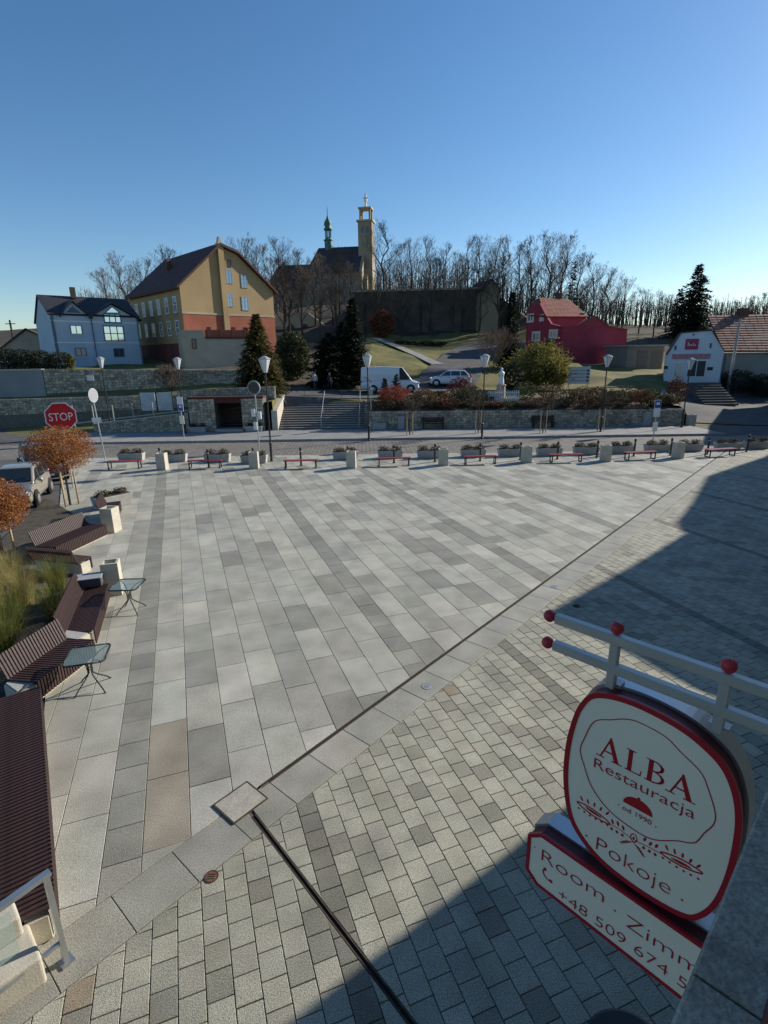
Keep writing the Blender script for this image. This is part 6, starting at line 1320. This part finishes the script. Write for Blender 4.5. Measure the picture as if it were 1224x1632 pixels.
# brown bare bush
def bare_bush(label, px, topy, Y, mt, seed, spread=.5):
    c = at(px, topy, Y); z0 = H(c.x, Y); hh = c.z-z0; rnd = random.Random(seed); t = thing('bare_shrub', label, 'shrub', (c.x, Y, z0)); k = MB()
    for i in range(16): a = rnd.uniform(0, 6.28); twig_tubes(k, Vector((0, 0, -.1)), Vector((math.cos(a)*spread, math.sin(a)*spread, 1)).normalized(), hh*.42, .035, 3, rnd, .25, 3, .35, .014)
    zm = max(v[2] for v in k.v); k.v = [(v[0]*hh/zm, v[1]*hh/zm, v[2]*hh/zm) for v in k.v]; k.build('twigs', mt, t, fix=False); return t
bare_bush('pinkish brown bare shrub beside the upper street', 787, 516, 68, mat('pink_twigs', (.20, .13, .09), rough=.9, var=.2), 3); bare_bush('small pale bare shrub before the grey upper wall', 268, 578, 53.2, bark2, 4, .4)
# young staked trees on the pavement
for i, (px, py, ty) in enumerate(((653, 693, 630), (762, 690, 612), (865, 690, 622), (957, 687, 616))):
    g = gr(px, py, .1); hh = at(px, ty, g.y).z-.1; rnd = random.Random(60+i); t = thing('young_tree', '%s young staked tree from the left on the far pavement' % ORD[i], 'tree', (g.x, g.y, .1), 0, 'young staked trees on the far pavement')
    k = MB(); k.tube((0, 0, -.05), (0, 0, hh*.5), .045, .035, 7, False); k.build('trunk', bark, t, True); k = MB()
    for q_ in range(9): a = rnd.uniform(0, 6.28); twig_tubes(k, Vector((0, 0, hh*.5)), Vector((math.cos(a)*.75, math.sin(a)*.75, 1)).normalized(), hh*.2, .02, 3, rnd, .2, 2, .45, .008)
    k.v = [(v[0], v[1], min(v[2], hh)) for v in k.v]; k.build('crown', bark2, t, fix=False)
    k = MB(); leafcloud(k, 260, (0, 0, hh*.72), (.75, .75, hh*.22), .07, rnd, .1); k.build('leaves', lf_brn, t, fix=False)
    for s in (-.22, .22): k = MB(); k.tube((s, 0, -.05), (s, 0, 1.75), .035, .035, 6); k.build('stake', wood_pale, t)
    k = MB(); k.tube((-.22, 0, 1.6), (.22, 0, 1.6), .02, .02, 5); k.build('cross_rail', wood_pale, t)
# bare trees on the hill
VAR = [bare_tree_meshes(200+i, 14.0, .30+.05*(i % 3), .24, 5) for i in range(6)]
TREES = [(165, 425, 92), (190, 398, 96), (222, 408, 100), (262, 386, 104), (300, 420, 108), (386, 371, 100), (408, 384, 96), (446, 373, 112), (470, 392, 108), (498, 398, 103), (538, 388, 112), (527, 420, 101), (560, 415, 104), (611, 346, 112), (640, 384, 110), (656, 376, 106), (684, 373, 104), (708, 384, 108), (730, 400, 112), (747, 374, 104), (766, 370, 102), (790, 378, 106), (806, 370, 101), (832, 384, 100), (852, 374, 104), (880, 363, 100), (902, 366, 104), (926, 398, 104), (952, 412, 103), (974, 424, 101), (1000, 438, 106), (1026, 456, 104), (1050, 460, 100), (1068, 468, 106), (1176, 478, 108), (1200, 468, 112), (1222, 463, 110), (455, 410, 100), (430, 405, 104), (620, 410, 101), (670, 410, 101), (700, 412, 101), (780, 412, 100), (846, 420, 94), (868, 425, 95), (895, 428, 94), (935, 440, 95), (965, 448, 95), (580, 470, 100), (447, 405, 90), (476, 415, 92), (507, 412, 90), (533, 405, 93), (556, 410, 92), (602, 420, 94), (641, 415, 93), (690, 402, 94), (737, 408, 95), (768, 415, 93), (800, 398, 95)]
TREES.sort()
for i, (px, ty, Y) in enumerate(TREES):
    c = at(px, ty, Y); z0 = H(c.x, Y); hh = max(4, c.z-z0); tb, cb = VAR[i % 6]
    place_tree('bare_tree', '%s leafless tree from the left on the wooded hill' % ORD[i], tb, cb, (c.x, Y, z0), (i*2.4) % 6.28, bark, bark2, 'leafless trees on the wooded hill', 'tree', hh/14.0)
# far-off wood behind the first trees, one mass
rnd = random.Random(9); k = MB()
for i in range(1500):
    px = rnd.uniform(600, 1224) if i % 4 else rnd.uniform(130, 470); Y = rnd.uniform(116, 150); x = at(px, 500, Y).x; z0 = H(x, Y); hh = rnd.uniform(4, 8.5)*(1 if px < 940 else .8); lean = rnd.gauss(0, .06)
    k.tube((x, Y, z0-.3), (x+lean*hh, Y, z0+hh), .10, .03, 3, False)
    for q_ in range(6):
        f = rnd.uniform(.35, .95); a = rnd.uniform(0, 6.28); l_ = hh*.28*(1.2-f); b_ = Vector((x+lean*hh*f, Y, z0+hh*f)); k.tube(b_, b_+Vector((math.cos(a)*l_, math.sin(a)*l_*.5, l_*1.1)), .035, .012, 3, False)
o = k.build('distant_wood', bark2, fix=False); o['kind'] = 'stuff'; o['label'] = 'thin brown leafless wood behind the hill trees'; o['category'] = 'wood'
